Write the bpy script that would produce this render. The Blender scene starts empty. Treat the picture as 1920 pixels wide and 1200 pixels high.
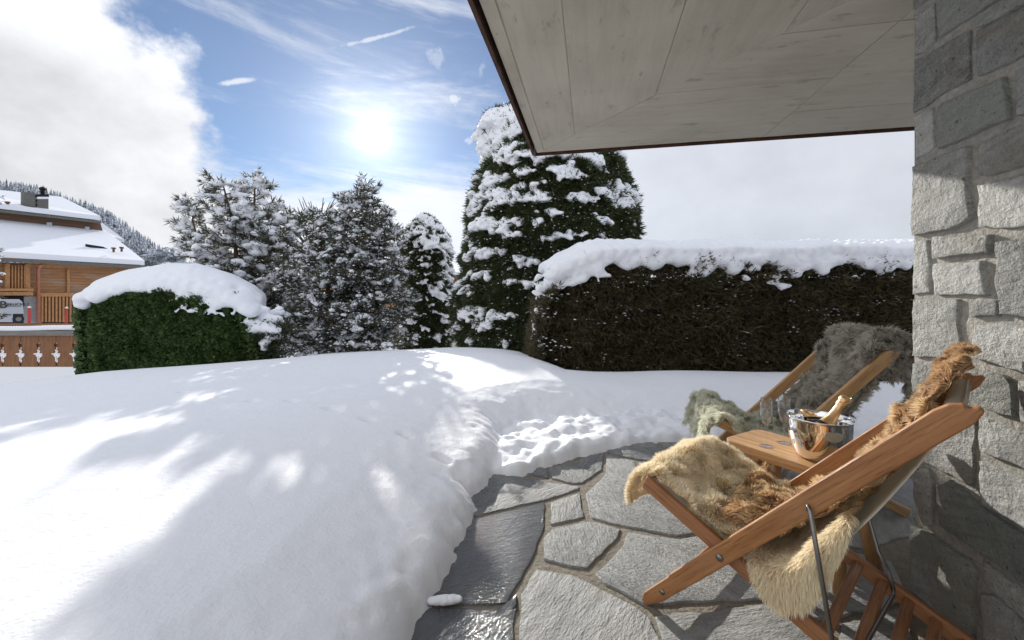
import bpy, math, random
import numpy as np
from mathutils import Vector, Matrix, noise as mnoise
PI = math.pi
R = math.radians
random.seed(7)
rng = np.random.default_rng(11)
scene = bpy.context.scene
C = scene.collection

# ------------------------------------------------------------------ camera
EYE = 1.15; F = 780.0; HY = 550.0; CX = 960.0
cam = bpy.data.cameras.new('camera')
cam_o = bpy.data.objects.new('camera', cam); C.objects.link(cam_o)
cam_o.location = (0, 0, EYE); cam_o.rotation_euler = (R(90), 0, 0)
cam.sensor_width = 36; cam.lens = F / 1920 * 36; cam.shift_y = (HY - 600) / 1920
cam.clip_start = 0.05; cam.clip_end = 9000
scene.camera = cam_o

# ------------------------------------------------------------------ light
SUN_AZ = math.atan2(-260, 780); SUN_EL = math.atan2(300, math.hypot(260, 780))
sd = Vector((math.sin(SUN_AZ) * math.cos(SUN_EL), math.cos(SUN_AZ) * math.cos(SUN_EL), math.sin(SUN_EL)))
sun = bpy.data.lights.new('sun', 'SUN'); sun.energy = 3.8; sun.angle = R(0.53); sun.color = (1, .955, .89)
sun_o = bpy.data.objects.new('sun', sun); C.objects.link(sun_o)
sun_o.rotation_euler = sd.to_track_quat('Z', 'Y').to_euler()
scene.view_settings.view_transform = 'Standard'; scene.view_settings.look = 'None'
scene.view_settings.gamma = 1; scene.view_settings.use_curve_mapping = False
scene.view_settings.exposure = 0.52
scene.cycles.max_bounces = 8; scene.cycles.transparent_max_bounces = 12
scene.cycles.use_denoising = True

world = bpy.data.worlds.new('World'); scene.world = world; world.use_nodes = True
NT = world.node_tree; NT.nodes.clear()

class X:
    """tiny expression wrapper over node sockets"""
    nt = None
    def __init__(s, v): s.v = v
    def _b(s, op, o, rev=False):
        n = X.nt.nodes.new('ShaderNodeMath'); n.operation = op
        a, b = (o, s) if rev else (s, o)
        for i, q in enumerate((a, b)):
            if isinstance(q, X): X.nt.links.new(q.v, n.inputs[i])
            elif q is not None: n.inputs[i].default_value = q
        return X(n.outputs[0])
    def __add__(s, o): return s._b('ADD', o)
    __radd__ = __add__
    def __sub__(s, o): return s._b('SUBTRACT', o)
    def __rsub__(s, o): return s._b('SUBTRACT', o, True)
    def __mul__(s, o): return s._b('MULTIPLY', o)
    __rmul__ = __mul__
    def __truediv__(s, o): return s._b('DIVIDE', o)
    def f(s, op, o=None): return s._b(op, o)
    def sm(s, a, b):
        n = X.nt.nodes.new('ShaderNodeMapRange'); n.interpolation_type = 'SMOOTHSTEP'
        X.nt.links.new(s.v, n.inputs[0]); n.inputs[1].default_value = a; n.inputs[2].default_value = b
        return X(n.outputs[0])
def link(a, b): X.nt.links.new(a.v if isinstance(a, X) else a, b)
def xyz(x, y, z):
    n = X.nt.nodes.new('ShaderNodeCombineXYZ')
    for i, q in enumerate((x, y, z)):
        if isinstance(q, X): link(q, n.inputs[i])
        else: n.inputs[i].default_value = q
    return n.outputs[0]
def nz(vec, scale, detail=4, rough=.55, dist=0, col=False):
    n = X.nt.nodes.new('ShaderNodeTexNoise'); n.inputs['Scale'].default_value = scale
    n.inputs['Detail'].default_value = detail; n.inputs['Roughness'].default_value = rough
    n.inputs['Distortion'].default_value = dist
    if vec is not None: link(vec, n.inputs['Vector'])
    return n.outputs['Color'] if col else X(n.outputs[0])
def mixc(fac, a, b, blend='MIX'):
    n = X.nt.nodes.new('ShaderNodeMix'); n.data_type = 'RGBA'; n.blend_type = blend
    if isinstance(fac, X): link(fac, n.inputs[0])
    else: n.inputs[0].default_value = fac
    for q, i in ((a, 6), (b, 7)):
        if isinstance(q, (tuple, list)): n.inputs[i].default_value = (*q, 1)
        else: link(q, n.inputs[i])
    return n.outputs[2]

# --- sky: Nishita air with clouds laid out by compass direction and elevation
X.nt = NT
tc = NT.nodes.new('ShaderNodeTexCoord'); sp = NT.nodes.new('ShaderNodeSeparateXYZ')
link(tc.outputs['Generated'], sp.inputs[0])
sx, sy, sz = X(sp.outputs[0]), X(sp.outputs[1]), X(sp.outputs[2])
az = sx.f('ARCTAN2', sy) * (180 / PI); el = sz.f('ARCSINE') * (180 / PI)
sky = NT.nodes.new('ShaderNodeTexSky'); sky.sky_type = 'NISHITA'; sky.sun_disc = False
sky.sun_elevation = SUN_EL; sky.sun_rotation = SUN_AZ; sky.air_density = 1.0; sky.dust_density = .25; sky.ozone_density = 2.5
sky.altitude = 1500
n1 = nz(xyz(sx, sy, sz * 1.3), 4.2, 8, .62)
n2 = nz(xyz(sx + 3, sy, sz * 1.2), 2.0, 5, .5)
n3 = nz(xyz(sx * 1.2 + sz * 2.0, sy * 1.2, sz * 7.5), 2.1, 8, .62, .5)
# big cumulus bank on the left
azb = el.f('SUBTRACT', 19).f('MAXIMUM', 0) * -1.0 + (el.f('SUBTRACT', 16).f('MINIMUM', 0)) * -.4 - 32.5
puffn = nz(xyz(sx, sy, sz), 9, 6, .6)
cum = (azb - az + (n2 - .5) * 14 + (n1 - .5) * 18 + (puffn - .5) * 11).sm(-1.2, 3.2)
# cloud deck added out of view, overhead, right and behind, as bluish fill light
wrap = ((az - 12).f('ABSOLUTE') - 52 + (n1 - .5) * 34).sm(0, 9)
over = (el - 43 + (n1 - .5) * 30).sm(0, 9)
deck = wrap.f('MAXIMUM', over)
depth_in = (azb - az).sm(0, 26)
cumshade = (n2 - .5) * 1.5 + (n1 - .5) * .9
cumv = 1.20 - depth_in * .22 + cumshade * .85 - (12 - el).sm(0, 12) * .12
# thin high cloud: low over the horizon, round the sun and to the right
low = (17 - el).sm(-3, 9)
right = (az - 2).sm(0, 16)
n4 = nz(xyz(sx * 1.1 - sz, sy * 1.4, sz * 4.5), 1.3, 9, .66, .8)
cirr = (n3 * .6 + n4 * .4 + low * .24 + right * .33 - .475).sm(0, .26)
cirr = cirr * .80 + .10
veil = (9 - el).sm(0, 9) * .85
# small puffs and two contrails
fz = nz(xyz(sx, sy, sz), 26, 7, .7)
def puff(a0, e0, wa, we, tilt=0, amp=1, rag=1.0):
    ca, sa = math.cos(R(tilt)), math.sin(R(tilt))
    da = az - a0; de = el - e0
    u = (da * ca + de * sa) * (1 / wa); v = (de * ca - da * sa) * (1 / we)
    r = (u * u + v * v).f('SQRT')
    return (1 - r + (fz - .5) * 2.4 * rag).sm(0, .8) * amp
def ang(px, py):
    x, z = (px - CX) / F, (HY - py) / F
    return math.degrees(math.atan2(x, 1)), math.degrees(math.atan2(z, math.hypot(x, 1)))
feat = None
for (px, py, wa, we, tl, am, rg) in ((850, 186, 1.2, .9, 0, .75, 1.5), (818, 112, 1.7, 1.9, -35, .35, 1.6), (902, 130, .7, 1.6, -20, .3, 1.2), (877, 264, .9, .6, 0, .5, 1.5),
                                 (710, 70, 6.2, .33, 19, .65, .9), (445, 153, 2.6, .42, 20, .8, .6), (962, 225, 1.4, 1.6, 30, .9, 1), (1215, 436, 1.6, .9, 0, .5, 1)):
    a0, e0 = ang(px, py)
    q = puff(a0, e0, wa, we, tl, am, rg)
    feat = q if feat is None else feat.f('MAXIMUM', q)
dot = (sx * sd.x + sy * sd.y + sz * sd.z).f('MAXIMUM', 0)
glow = dot.f('POWER', 30) * .14 + (dot.f('POWER', 160) * .34 + dot.f('POWER', 700) * .32) * (n3 * 1.7 + .15) + dot.f('POWER', 4500) * .9 + dot.f('POWER', 20000) * 9
thin = cirr.f('MAXIMUM', veil).f('MAXIMUM', feat)
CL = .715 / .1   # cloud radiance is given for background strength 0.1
thinv = .92 + right * -.14 + (n1 - .5) * .34 + (n2 - .5) * .5 * right
def grey(v, tint):
    n = NT.nodes.new('ShaderNodeVectorMath'); n.operation = 'SCALE'; n.inputs[0].default_value = tint
    link(v, n.inputs['Scale']); return n.outputs[0]
skyc = NT.nodes.new('ShaderNodeVectorMath'); skyc.operation = 'MULTIPLY'; skyc.inputs[1].default_value = (.52, .64, .74)
link(sky.outputs[0], skyc.inputs[0])
c1 = mixc(thin, skyc.outputs[0], grey(thinv * CL, (.96, .985, 1.055)))
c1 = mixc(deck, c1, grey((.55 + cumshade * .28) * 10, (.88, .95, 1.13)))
c2 = mixc(cum, c1, grey(cumv * CL, (.97, .985, 1.02)))
c3 = mixc(1.0, c2, grey(glow * CL, (1, .975, .93)), 'ADD')
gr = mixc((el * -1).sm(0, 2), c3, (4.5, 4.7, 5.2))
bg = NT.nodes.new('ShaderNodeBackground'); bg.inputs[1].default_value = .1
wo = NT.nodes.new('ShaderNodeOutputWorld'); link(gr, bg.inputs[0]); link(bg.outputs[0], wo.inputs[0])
world.cycles.sampling_method = 'MANUAL'; world.cycles.sample_map_resolution = 1024

# ------------------------------------------------------------------ helpers
def G(px, py, z=0.0):
    d = (EYE - z) * F / (py - HY); return Vector(((px - CX) / F * d, d, z))
def D(px, py, d): return Vector(((px - CX) / F * d, d, EYE - (py - HY) / F * d))
def tag(o, label=None, cat=None, group=None, kind=None):
    if label: o['label'] = label
    if cat: o['category'] = cat
    if group: o['group'] = group
    if kind: o['kind'] = kind
    return o
def empty(name, loc=(0, 0, 0), rz=0):
    o = bpy.data.objects.new(name, None); C.objects.link(o); o.location = loc; o.rotation_euler = (0, 0, rz)
    o.empty_display_size = .1
    return o
def link_mesh(name, me, m, parent=None, smooth=False, world=False):
    o = bpy.data.objects.new(name, me); C.objects.link(o)
    if m: me.materials.append(m)
    if parent:
        o.parent = parent
        if world: o.matrix_parent_inverse = mat_of(parent).inverted()
    if smooth: me.polygons.foreach_set('use_smooth', [True] * len(me.polygons)); me.update()
    return o
def mat_of(o):
    m = Matrix.LocRotScale(o.location, o.rotation_euler, o.scale)
    return (mat_of(o.parent) @ o.matrix_parent_inverse @ m) if o.parent else m
def mk(name, V, Fc, m, parent=None, smooth=False, world=False):
    me = bpy.data.meshes.new(name); me.from_pydata([tuple(v) for v in V], [], Fc); me.update()
    return link_mesh(name, me, m, parent, smooth, world)
def mkn(name, V, Fa, m, parent=None, smooth=False, world=False, attrs=None):
    """numpy mesh; Fa is an (n,k) array or list of such arrays"""
    me = bpy.data.meshes.new(name); V = np.asarray(V, np.float32)
    if not isinstance(Fa, list): Fa = [Fa]
    me.vertices.add(len(V)); me.vertices.foreach_set('co', V.ravel())
    loops = np.concatenate([a.ravel() for a in Fa]).astype(np.int32)
    tot = np.concatenate([np.full(len(a), a.shape[1], np.int32) for a in Fa])
    st = np.concatenate(([0], np.cumsum(tot)[:-1])).astype(np.int32)
    me.loops.add(len(loops)); me.loops.foreach_set('vertex_index', loops)
    me.polygons.add(len(tot)); me.polygons.foreach_set('loop_start', st)
    if smooth: me.polygons.foreach_set('use_smooth', np.ones(len(tot), bool))
    me.update(calc_edges=True)
    for k, v in (attrs or {}).items():
        a = me.attributes.new(k, 'FLOAT', 'POINT'); a.data.foreach_set('value', np.asarray(v, np.float32))
    o = bpy.data.objects.new(name, me); C.objects.link(o); me.materials.append(m)
    if parent:
        o.parent = parent
        if world: o.matrix_parent_inverse = mat_of(parent).inverted()
    return o
def box_vf(a, b):
    (x0, y0, z0), (x1, y1, z1) = a, b
    V = [(x0, y0, z0), (x1, y0, z0), (x1, y1, z0), (x0, y1, z0), (x0, y0, z1), (x1, y0, z1), (x1, y1, z1), (x0, y1, z1)]
    return V, [(0, 3, 2, 1), (4, 5, 6, 7), (0, 1, 5, 4), (1, 2, 6, 5), (2, 3, 7, 6), (3, 0, 4, 7)]
def box(name, a, b, m, parent=None, world=False, bev=0):
    V, Fc = box_vf(a, b); o = mk(name, V, Fc, m, parent, world=world)
    if bev: bevel(o, bev)
    return o
def bevel(o, w, seg=2):
    md = o.modifiers.new('bevel', 'BEVEL'); md.width = w; md.segments = seg; md.limit_method = 'ANGLE'; md.angle_limit = R(35)
def hexa(name, P8, m, parent=None, world=False, bev=0):
    o = mk(name, P8, [(0, 3, 2, 1), (4, 5, 6, 7), (0, 1, 5, 4), (1, 2, 6, 5), (2, 3, 7, 6), (3, 0, 4, 7)], m, parent, world=world)
    if bev: bevel(o, bev)
    return o
def beam(name, a, b, side, w, h, m, parent=None, bev=.006, cut=None):
    """board from a to b; 'side' is its thickness direction (w), h measured across"""
    a, b, side = Vector(a), Vector(b), Vector(side).normalized(); ax = (b - a).normalized(); up = ax.cross(side).normalized()
    V = []
    for p in (a, b):
        for su, ss in ((-1, -1), (-1, 1), (1, 1), (1, -1)):
            V.append(p + up * h / 2 * su + side * w / 2 * ss)
    o = mk(name, V, [(3, 2, 1, 0), (4, 5, 6, 7), (0, 1, 5, 4), (1, 2, 6, 5), (2, 3, 7, 6), (3, 0, 4, 7)], m, parent)
    if bev: bevel(o, bev, 3)
    return o
def tube_vf(pts, rad, n=8, cap=True):
    pts = [Vector(p) for p in pts]; V = []; Fc = []
    if not hasattr(rad, '__len__'): rad = [rad] * len(pts)
    prev = None
    for i, p in enumerate(pts):
        t = (pts[min(i + 1, len(pts) - 1)] - pts[max(i - 1, 0)]).normalized()
        if prev is None: prev = t.orthogonal().normalized()
        u = (prev - t * prev.dot(t)).normalized(); prev = u; w = t.cross(u)
        for k in range(n):
            a = 2 * PI * k / n; V.append(p + (u * math.cos(a) + w * math.sin(a)) * rad[i])
    for i in range(len(pts) - 1):
        for k in range(n):
            k2 = (k + 1) % n; Fc.append((i * n + k, i * n + k2, (i + 1) * n + k2, (i + 1) * n + k))
    if cap: Fc.append(tuple(range(n - 1, -1, -1))); Fc.append(tuple((len(pts) - 1) * n + k for k in range(n)))
    return V, Fc
def tube(name, pts, rad, m, parent=None, n=8, smooth=True, world=False):
    V, Fc = tube_vf(pts, rad, n); return mk(name, V, Fc, m, parent, smooth, world)
def lathe(name, prof, m, parent=None, n=48, loc=(0, 0, 0), close=False):
    V = []; Fc = []; k = len(prof)
    for i in range(n):
        a = 2 * PI * i / n
        for r, z in prof: V.append((loc[0] + r * math.cos(a), loc[1] + r * math.sin(a), loc[2] + z))
    for i in range(n):
        j = (i + 1) % n
        for q in range(k - 1): Fc.append((i * k + q, j * k + q, j * k + q + 1, i * k + q + 1))
    return mk(name, V, Fc, m, parent, True)
def joined(name, items, m, parent=None, smooth=False, world=False):
    V = []; Fc = []
    for v, f in items:
        o = len(V); V += list(v); Fc += [tuple(i + o for i in q) for q in f]
    return mk(name, V, Fc, m, parent, smooth, world)

# ------------------------------------------------------------------ materials
def material(name):
    m = bpy.data.materials.new(name); m.use_nodes = True
    X.nt = m.node_tree; b = m.node_tree.nodes['Principled BSDF']; return m, b
def objco():
    t = X.nt.nodes.new('ShaderNodeTexCoord'); s = X.nt.nodes.new('ShaderNodeSeparateXYZ'); link(t.outputs['Object'], s.inputs[0])
    r = X.nt.nodes.new('ShaderNodeObjectInfo'); rr = X(r.outputs['Random'])
    return X(s.outputs[0]), X(s.outputs[1]), X(s.outputs[2]), rr
def ramp(fac, stops):
    n = X.nt.nodes.new('ShaderNodeValToRGB'); link(fac, n.inputs[0]); e = n.color_ramp.elements
    e[0].position, e[0].color = stops[0][0], (*stops[0][1], 1); e[1].position, e[1].color = stops[-1][0], (*stops[-1][1], 1)
    for p, c in stops[1:-1]: q = e.new(p); q.color = (*c, 1)
    return n.outputs[0]
def bump(b, h, strength=.5, dist=.01):
    n = X.nt.nodes.new('ShaderNodeBump'); n.inputs['Strength'].default_value = strength; n.inputs['Distance'].default_value = dist
    link(h, n.inputs['Height']); link(n.outputs[0], b.inputs['Normal']); return n
def attr(name):
    n = X.nt.nodes.new('ShaderNodeAttribute'); n.attribute_name = name; return X(n.outputs['Fac'])

def plain(name, col, rough=.6, metal=0, var=.15, scale=20, bs=0, bd=.004):
    m, b = material(name); x, y, z, r = objco(); v = xyz(x + r * 7, y, z)
    n = nz(v, scale, 5)
    link(mixc((n - .3) * 1.6, tuple(c * (1 - var) for c in col), tuple(min(1, c * (1 + var)) for c in col)), b.inputs['Base Color'])
    b.inputs['Roughness'].default_value = rough; b.inputs['Metallic'].default_value = metal
    if bs: bump(b, nz(v, scale * 3, 5), bs, bd)
    return m
def snow_mat(name, fine=55, s=.35):
    m, b = material(name); x, y, z, r = objco(); v = xyz(x, y, z)
    link(mixc(nz(v, 1.3, 3), (.86, .875, .91), (.90, .91, .935)), b.inputs['Base Color'])
    b.inputs['Roughness'].default_value = .62; b.inputs['Specular IOR Level'].default_value = .35
    h = nz(v, 9, 3) * 1.5 + nz(v, fine, 4, .6) * .5 + nz(v, fine * 5, 2) * .14
    bump(b, h, s, .02); return m
M = {}
M['snow'] = snow_mat('snow', 75, .34)
M['snow_clump'] = snow_mat('snow_clump', 40, .4)
def slate(name, wet):
    m, b = material(name); x, y, z, r = objco(); rr = r * 40
    v = xyz(x + rr, y + rr, z)
    a = r * 3.0; ca = a.f('COSINE'); sa = a.f('SINE')
    u = x * ca + y * sa; w = y * ca - x * sa
    vs = xyz(u * 1.0 + rr, w * 3.2, z)
    big = nz(v, 2.2, 4); mid = nz(vs, 9, 8, .65, .4); fine = nz(v, 90, 4, .6)
    lay = nz(vs, 3.0, 6, .6, .8); steps = (lay * 9).f('SNAP', 1) * .1
    c = ramp(big * .45 + mid * .45 + fine * .2 - .05, [(.28, (.13, .13, .125)), (.46, (.27, .275, .265)), (.66, (.44, .44, .42))])
    c = mixc((nz(v, 5, 5, .6) - .56).sm(0, .14) * .35, c, (.26, .225, .17))
    if wet:
        wm = (wet + (nz(v, 3.5, 3) - .5) * 1.1).sm(.3, .55)
        dark = mixc(1.0, c, (.26, .28, .32), 'MULTIPLY'); c = mixc(wm, c, dark)
        link(.6 - wm * .47, b.inputs['Roughness'])
        b.inputs['Specular IOR Level'].default_value = .5; link(wm * 1.0, b.inputs['Coat Weight']); b.inputs['Coat Roughness'].default_value = .09; b.inputs['Coat IOR'].default_value = 1.5
        nb = X.nt.nodes.new('ShaderNodeBump'); nb.inputs['Strength'].default_value = .55; nb.inputs['Distance'].default_value = .02; link(mid * .6 + nz(vs, 22, 3) * .8, nb.inputs['Height']); link(nb.outputs[0], b.inputs['Coat Normal'])
    else: b.inputs['Roughness'].default_value = .58
    link(c, b.inputs['Base Color'])
    bump(b, mid * 1.0 + steps * 1.5 + fine * .35 + nz(vs, 28, 5, .65) * .7, 1.0, .02 if not wet else .03)
    return m
M['slate'] = slate('slate', 0); M['slate_wet'] = slate('slate_wet', 1.0); M['slate_damp'] = slate('slate_damp', .42)
def mortar(name, c1, c2, sc=60):
    m, b = material(name); x, y, z, r = objco(); v = xyz(x, y, z)
    n = nz(v, sc, 6, .7); link(ramp(n * .7 + nz(v, 4, 4) * .3, [(.3, c1), (.7, c2)]), b.inputs['Base Color'])
    b.inputs['Roughness'].default_value = .9; bump(b, n + nz(v, sc * .25, 4), .9, .012); return m
M['grout'] = mortar('grout', (.13, .115, .09), (.34, .30, .235))
M['mortar'] = mortar('mortar', (.20, .185, .16), (.46, .44, .39), 45)
def granite(name, c0, c1, c2, bs):
    m, b = material(name); x, y, z, r = objco(); rr = r * 30; v = xyz(x + rr, y, z + rr)
    sp = nz(v, 130, 5, .75); mid = nz(v, 22, 7, .68); big = nz(v, 5, 4)
    vs = xyz(x * 1.0 + rr, y * 1.0 + z * 2.0, z * 6.0 + y * 2)
    str_ = nz(vs, 8, 6, .65)
    c = ramp(sp * .45 + mid * .3 + str_ * .3 + (r - .5) * .2, [(.33, c0), (.5, c1), (.68, c2)])
    c = mixc((nz(v, 3.2, 5) - .56).sm(0, .12) * .4, c, (.27, .22, .15)); c = mixc(((r * 7.3).f('FRACT') - .5).sm(0, .5) * .35, c, (.30, .33, .28)); c = mixc((nz(v, 40, 3) - .66).sm(0, .03) * .6, c, (.05, .05, .045))
    link(c, b.inputs['Base Color']); b.inputs['Roughness'].default_value = .72
    bump(b, mid * 2.2 + sp * .7 + big * .5 + str_ * .6 + nz(v, 55, 4, .6) * 1.0, bs, .022); return m
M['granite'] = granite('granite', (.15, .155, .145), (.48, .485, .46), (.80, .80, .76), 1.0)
M['granite_shaded'] = granite('granite_shaded', (.15, .155, .148), (.36, .37, .35), (.58, .59, .56), .9)  # shaded copy of the granite: shade put into its colour
def concrete(name, ax):
    m, b = material(name); x, y, z, r = objco(); rr = r * 9
    L = Vector((.364, 1.934)).normalized(); Fv = Vector((.988, -.155)) if ax else L
    u = x * Fv.x + y * Fv.y; w = x * -Fv.y + y * Fv.x
    vs = xyz(u * .9 + rr, w * 9 + rr, 0.0); v = xyz(x, y, rr)
    g = nz(vs, 2.2, 8, .68, .25); big = nz(v, 1.6, 5, .6); pores = nz(v, 60, 3)
    c = ramp(g * .42 + big * .58, [(.22, (.34, .298, .23)), (.5, (.49, .445, .36)), (.82, (.63, .58, .475))])
    c = mixc((nz(xyz(u * 2 + rr, w * 5, 1.0), 1.9, 6, .7) - .57).sm(0, .12) * .45, c, (.155, .14, .12))
    c = mixc((.29 - pores).sm(-.02, .03) * .5, c, (.1, .09, .08))
    link(c, b.inputs['Base Color']); b.inputs['Roughness'].default_value = .8
    bump(b, g + pores * .3, .35, .006); return m
M['concrete_a'] = concrete('concrete_a', 0); M['concrete_b'] = concrete('concrete_b', 1)
M['corten'] = plain('rusty_metal', (.10, .045, .025), .7, .3, .5, 14, .3)
def wood(name, c0, c1, axis=(1, 0, 0), gs=1.0, rough=.45):
    """grain runs along the object's local axis vector"""
    m, b = material(name); x, y, z, r = objco()
    A = Vector(axis).normalized(); Bv = A.orthogonal().normalized(); Cv = A.cross(Bv)
    u = x * A.x + y * A.y + z * A.z; v = x * Bv.x + y * Bv.y + z * Bv.z; w = x * Cv.x + y * Cv.y + z * Cv.z
    vec = xyz(u * 1.2 * gs + r * 9, v * 16 * gs + r * 5, w * 16 * gs)
    g = nz(vec, 2.6, 8, .6, .5); g2 = nz(xyz(u * 5 * gs, v * 90 * gs, w * 90 * gs), 2, 4, .6)
    c = mixc((g - .3) * 2.2, c0, c1); c = mixc((g2 - .5).sm(0, .2) * .6, c, tuple(q * .42 for q in c0)); c = mixc((nz(xyz(u * 3, v * 8, w * 8), 1.5, 5, .6) - .5).sm(0, .2) * .35, c, tuple(q * .75 + .04 for q in c1))
    k = nz(vec, .9, 3); c = mixc((k - .58).sm(0, .12) * .35, c, tuple(q * .6 for q in c0))
    link(c, b.inputs['Base Color']); b.inputs['Roughness'].default_value = rough
    bump(b, g2 + g * .6, .45, .003); return m
def translucent(m, col, f):
    X.nt = m.node_tree; b = m.node_tree.nodes['Principled BSDF']; tr = X.nt.nodes.new('ShaderNodeBsdfTranslucent'); tr.inputs[0].default_value = (*col, 1)
    mx = X.nt.nodes.new('ShaderNodeMixShader'); mx.inputs[0].default_value = f; out = X.nt.nodes['Material Output']; link(b.outputs[0], mx.inputs[1]); link(tr.outputs[0], mx.inputs[2]); link(mx.outputs[0], out.inputs[0]); return m
M['canvas'] = translucent(plain('canvas', (.74, .72, .66), .85, 0, .05, 60, .25, .001), (.82, .79, .70), .5)
M['steel'] = plain('steel', (.30, .29, .28), .38, 1, .2, 30, .15, .001)
M['chrome'] = plain('polished_steel', (.86, .86, .86), .045, 1, .02, 3)
M['gold'] = plain('gold_foil', (.80, .52, .27), .30, 1, .15, 90, .5, .002)
M['dark_liquid'] = plain('bottle_glass', (.02, .025, .015), .08)
m, b = material('clear_glass'); b.inputs['Base Color'].default_value = (1, 1, 1, 1); b.inputs['Roughness'].default_value = 0
g1 = m.node_tree.nodes.new('ShaderNodeBsdfTransparent'); g1.inputs[0].default_value = (.965, .97, .97, 1); g2 = m.node_tree.nodes.new('ShaderNodeBsdfGlossy'); g2.inputs['Roughness'].default_value = .01
fr = m.node_tree.nodes.new('ShaderNodeLayerWeight'); fr.inputs[0].default_value = .5; mx = m.node_tree.nodes.new('ShaderNodeMixShader')
X.nt = m.node_tree; link(X(fr.outputs[1]).f('POWER', 2.2) * .75 + .05, mx.inputs[0]); link(g1.outputs[0], mx.inputs[1]); link(g2.outputs[0], mx.inputs[2]); link(mx.outputs[0], m.node_tree.nodes['Material Output'].inputs[0]); M['glass'] = m
def fur_mat(name, root, mid, tip, vary=.35):
    m, b = material(name); t = attr('t'); q = attr('rnd'); x, y, z, r = objco()
    c = ramp(t, [(0, root), (.45, mid), (1, tip)])
    c = mixc((nz(xyz(x, y, z), 7, 4) - .35).sm(0, .3) * .6 * vary + q * vary * .5, c, tuple(k * .5 for k in mid))
    link(c, b.inputs['Base Color']); b.inputs['Roughness'].default_value = .75
    b.inputs['Specular IOR Level'].default_value = .25
    b.inputs['Sheen Weight'].default_value = .2
    # wool lets some light through
    tr = X.nt.nodes.new('ShaderNodeBsdfTranslucent'); link(c, tr.inputs[0]); mx = X.nt.nodes.new('ShaderNodeMixShader'); mx.inputs[0].default_value = .42
    out = X.nt.nodes['Material Output']; link(b.outputs[0], mx.inputs[1]); link(tr.outputs[0], mx.inputs[2]); link(mx.outputs[0], out.inputs[0])
    return m
M['wool_cream'] = fur_mat('wool_cream', (.92, .74, .48), (.96, .84, .60), (.97, .91, .76), .03)
M['wool_brown'] = fur_mat('wool_brown', (.28, .15, .07), (.56, .34, .17), (.76, .55, .33), .3)
M['wool_tan'] = fur_mat('wool_tan', (.55, .36, .18), (.80, .60, .35), (.92, .78, .54), .15)
M['wool_grey'] = fur_mat('wool_grey', (.20, .175, .14), (.52, .475, .40), (.88, .84, .75), .35)
M['wool_green'] = fur_mat('wool_green', (.50, .49, .36), (.76, .76, .62), (.92, .92, .80), .12)
M['hide'] = plain('sheep_leather', (.55, .48, .38), .9)
def leaf_mat(name, a, b_, trans=.25, rough=.5):
    m, b = material(name); q = attr('rnd'); x, y, z, r = objco()
    c = mixc(q, a, b_); c = mixc(nz(xyz(x, y, z), 2.5, 3) * .6, c, tuple(k * .55 for k in a))
    link(c, b.inputs['Base Color']); b.inputs['Roughness'].default_value = rough; b.inputs['Specular IOR Level'].default_value = .3
    tr = X.nt.nodes.new('ShaderNodeBsdfTranslucent'); link(c, tr.inputs[0]); mx = X.nt.nodes.new('ShaderNodeMixShader'); mx.inputs[0].default_value = trans
    out = X.nt.nodes['Material Output']; link(b.outputs[0], mx.inputs[1]); link(tr.outputs[0], mx.inputs[2]); link(mx.outputs[0], out.inputs[0])
    return m
M['yew'] = leaf_mat('yew_needles', (.035, .05, .02), (.08, .095, .04))
M['yew_dark'] = leaf_mat('dull_needles', (.07, .068, .032), (.17, .135, .075))
M['thuja'] = leaf_mat('thuja_sprays', (.045, .065, .025), (.11, .125, .05))
M['pine'] = leaf_mat('pine_needles', (.07, .085, .055), (.17, .175, .12))
M['broadleaf'] = leaf_mat('ivy_leaves', (.05, .10, .03), (.17, .23, .08), .2, .4)
M['twig'] = plain('twig_bark', (.085, .055, .035), .9)
M['bark'] = plain('bark', (.13, .085, .055), .9, 0, .4, 18, .8, .02)

# ------------------------------------------------------------------ snow clumps out of overlapping lumps
_ico = None
def ico():
    global _ico
    if _ico is None:
        import bmesh
        bm = bmesh.new(); bmesh.ops.create_icosphere(bm, subdivisions=1, radius=1)
        V = np.array([v.co[:] for v in bm.verts]); Fc = np.array([[v.index for v in f.verts] for f in bm.faces]); bm.free(); _ico = (V, Fc)
    return _ico
OCT = (np.array([[1, 0, 0], [-1, 0, 0], [0, 1, 0], [0, -1, 0], [0, 0, 1], [0, 0, -1]], float), np.array([[0, 2, 4], [2, 1, 4], [1, 3, 4], [3, 0, 4], [2, 0, 5], [1, 2, 5], [3, 1, 5], [0, 3, 5]]))
def lumps(P, S, tiny=False):
    V0, F0 = OCT if tiny else ico(); P = np.asarray(P); S = np.asarray(S)
    V = (V0[None] * S[:, None, :] + P[:, None, :]).reshape(-1, 3)
    Fc = (F0[None] + (np.arange(len(P)) * len(V0))[:, None, None]).reshape(-1, 3)
    return V, Fc
def remesh_snow(name, P, S, voxel, m, parent=None, smooth_it=3, world=True, rough=.0):
    V, Fc = lumps(P, S)
    o = mkn(name, V, Fc, m)
    r = o.modifiers.new('r', 'REMESH'); r.mode = 'VOXEL'; r.voxel_size = voxel
    if smooth_it: s = o.modifiers.new('s', 'SMOOTH'); s.iterations = smooth_it; s.factor = .5
    if rough:
        tx = bpy.data.textures.new('t', 'CLOUDS'); tx.noise_scale = voxel * 5; tx.noise_depth = 2
        d = o.modifiers.new('d', 'DISPLACE'); d.texture = tx; d.strength = rough; d.mid_level = .5
    dg = bpy.context.evaluated_depsgraph_get(); me = bpy.data.meshes.new_from_object(o.evaluated_get(dg))
    o.modifiers.clear(); old = o.data; o.data = me; bpy.data.meshes.remove(old)
    me.polygons.foreach_set('use_smooth', np.ones(len(me.polygons), bool))
    if parent:
        o.parent = parent; o['kind'] = 'stuff'
        if world: o.matrix_parent_inverse = mat_of(parent).inverted()
    return o
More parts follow.
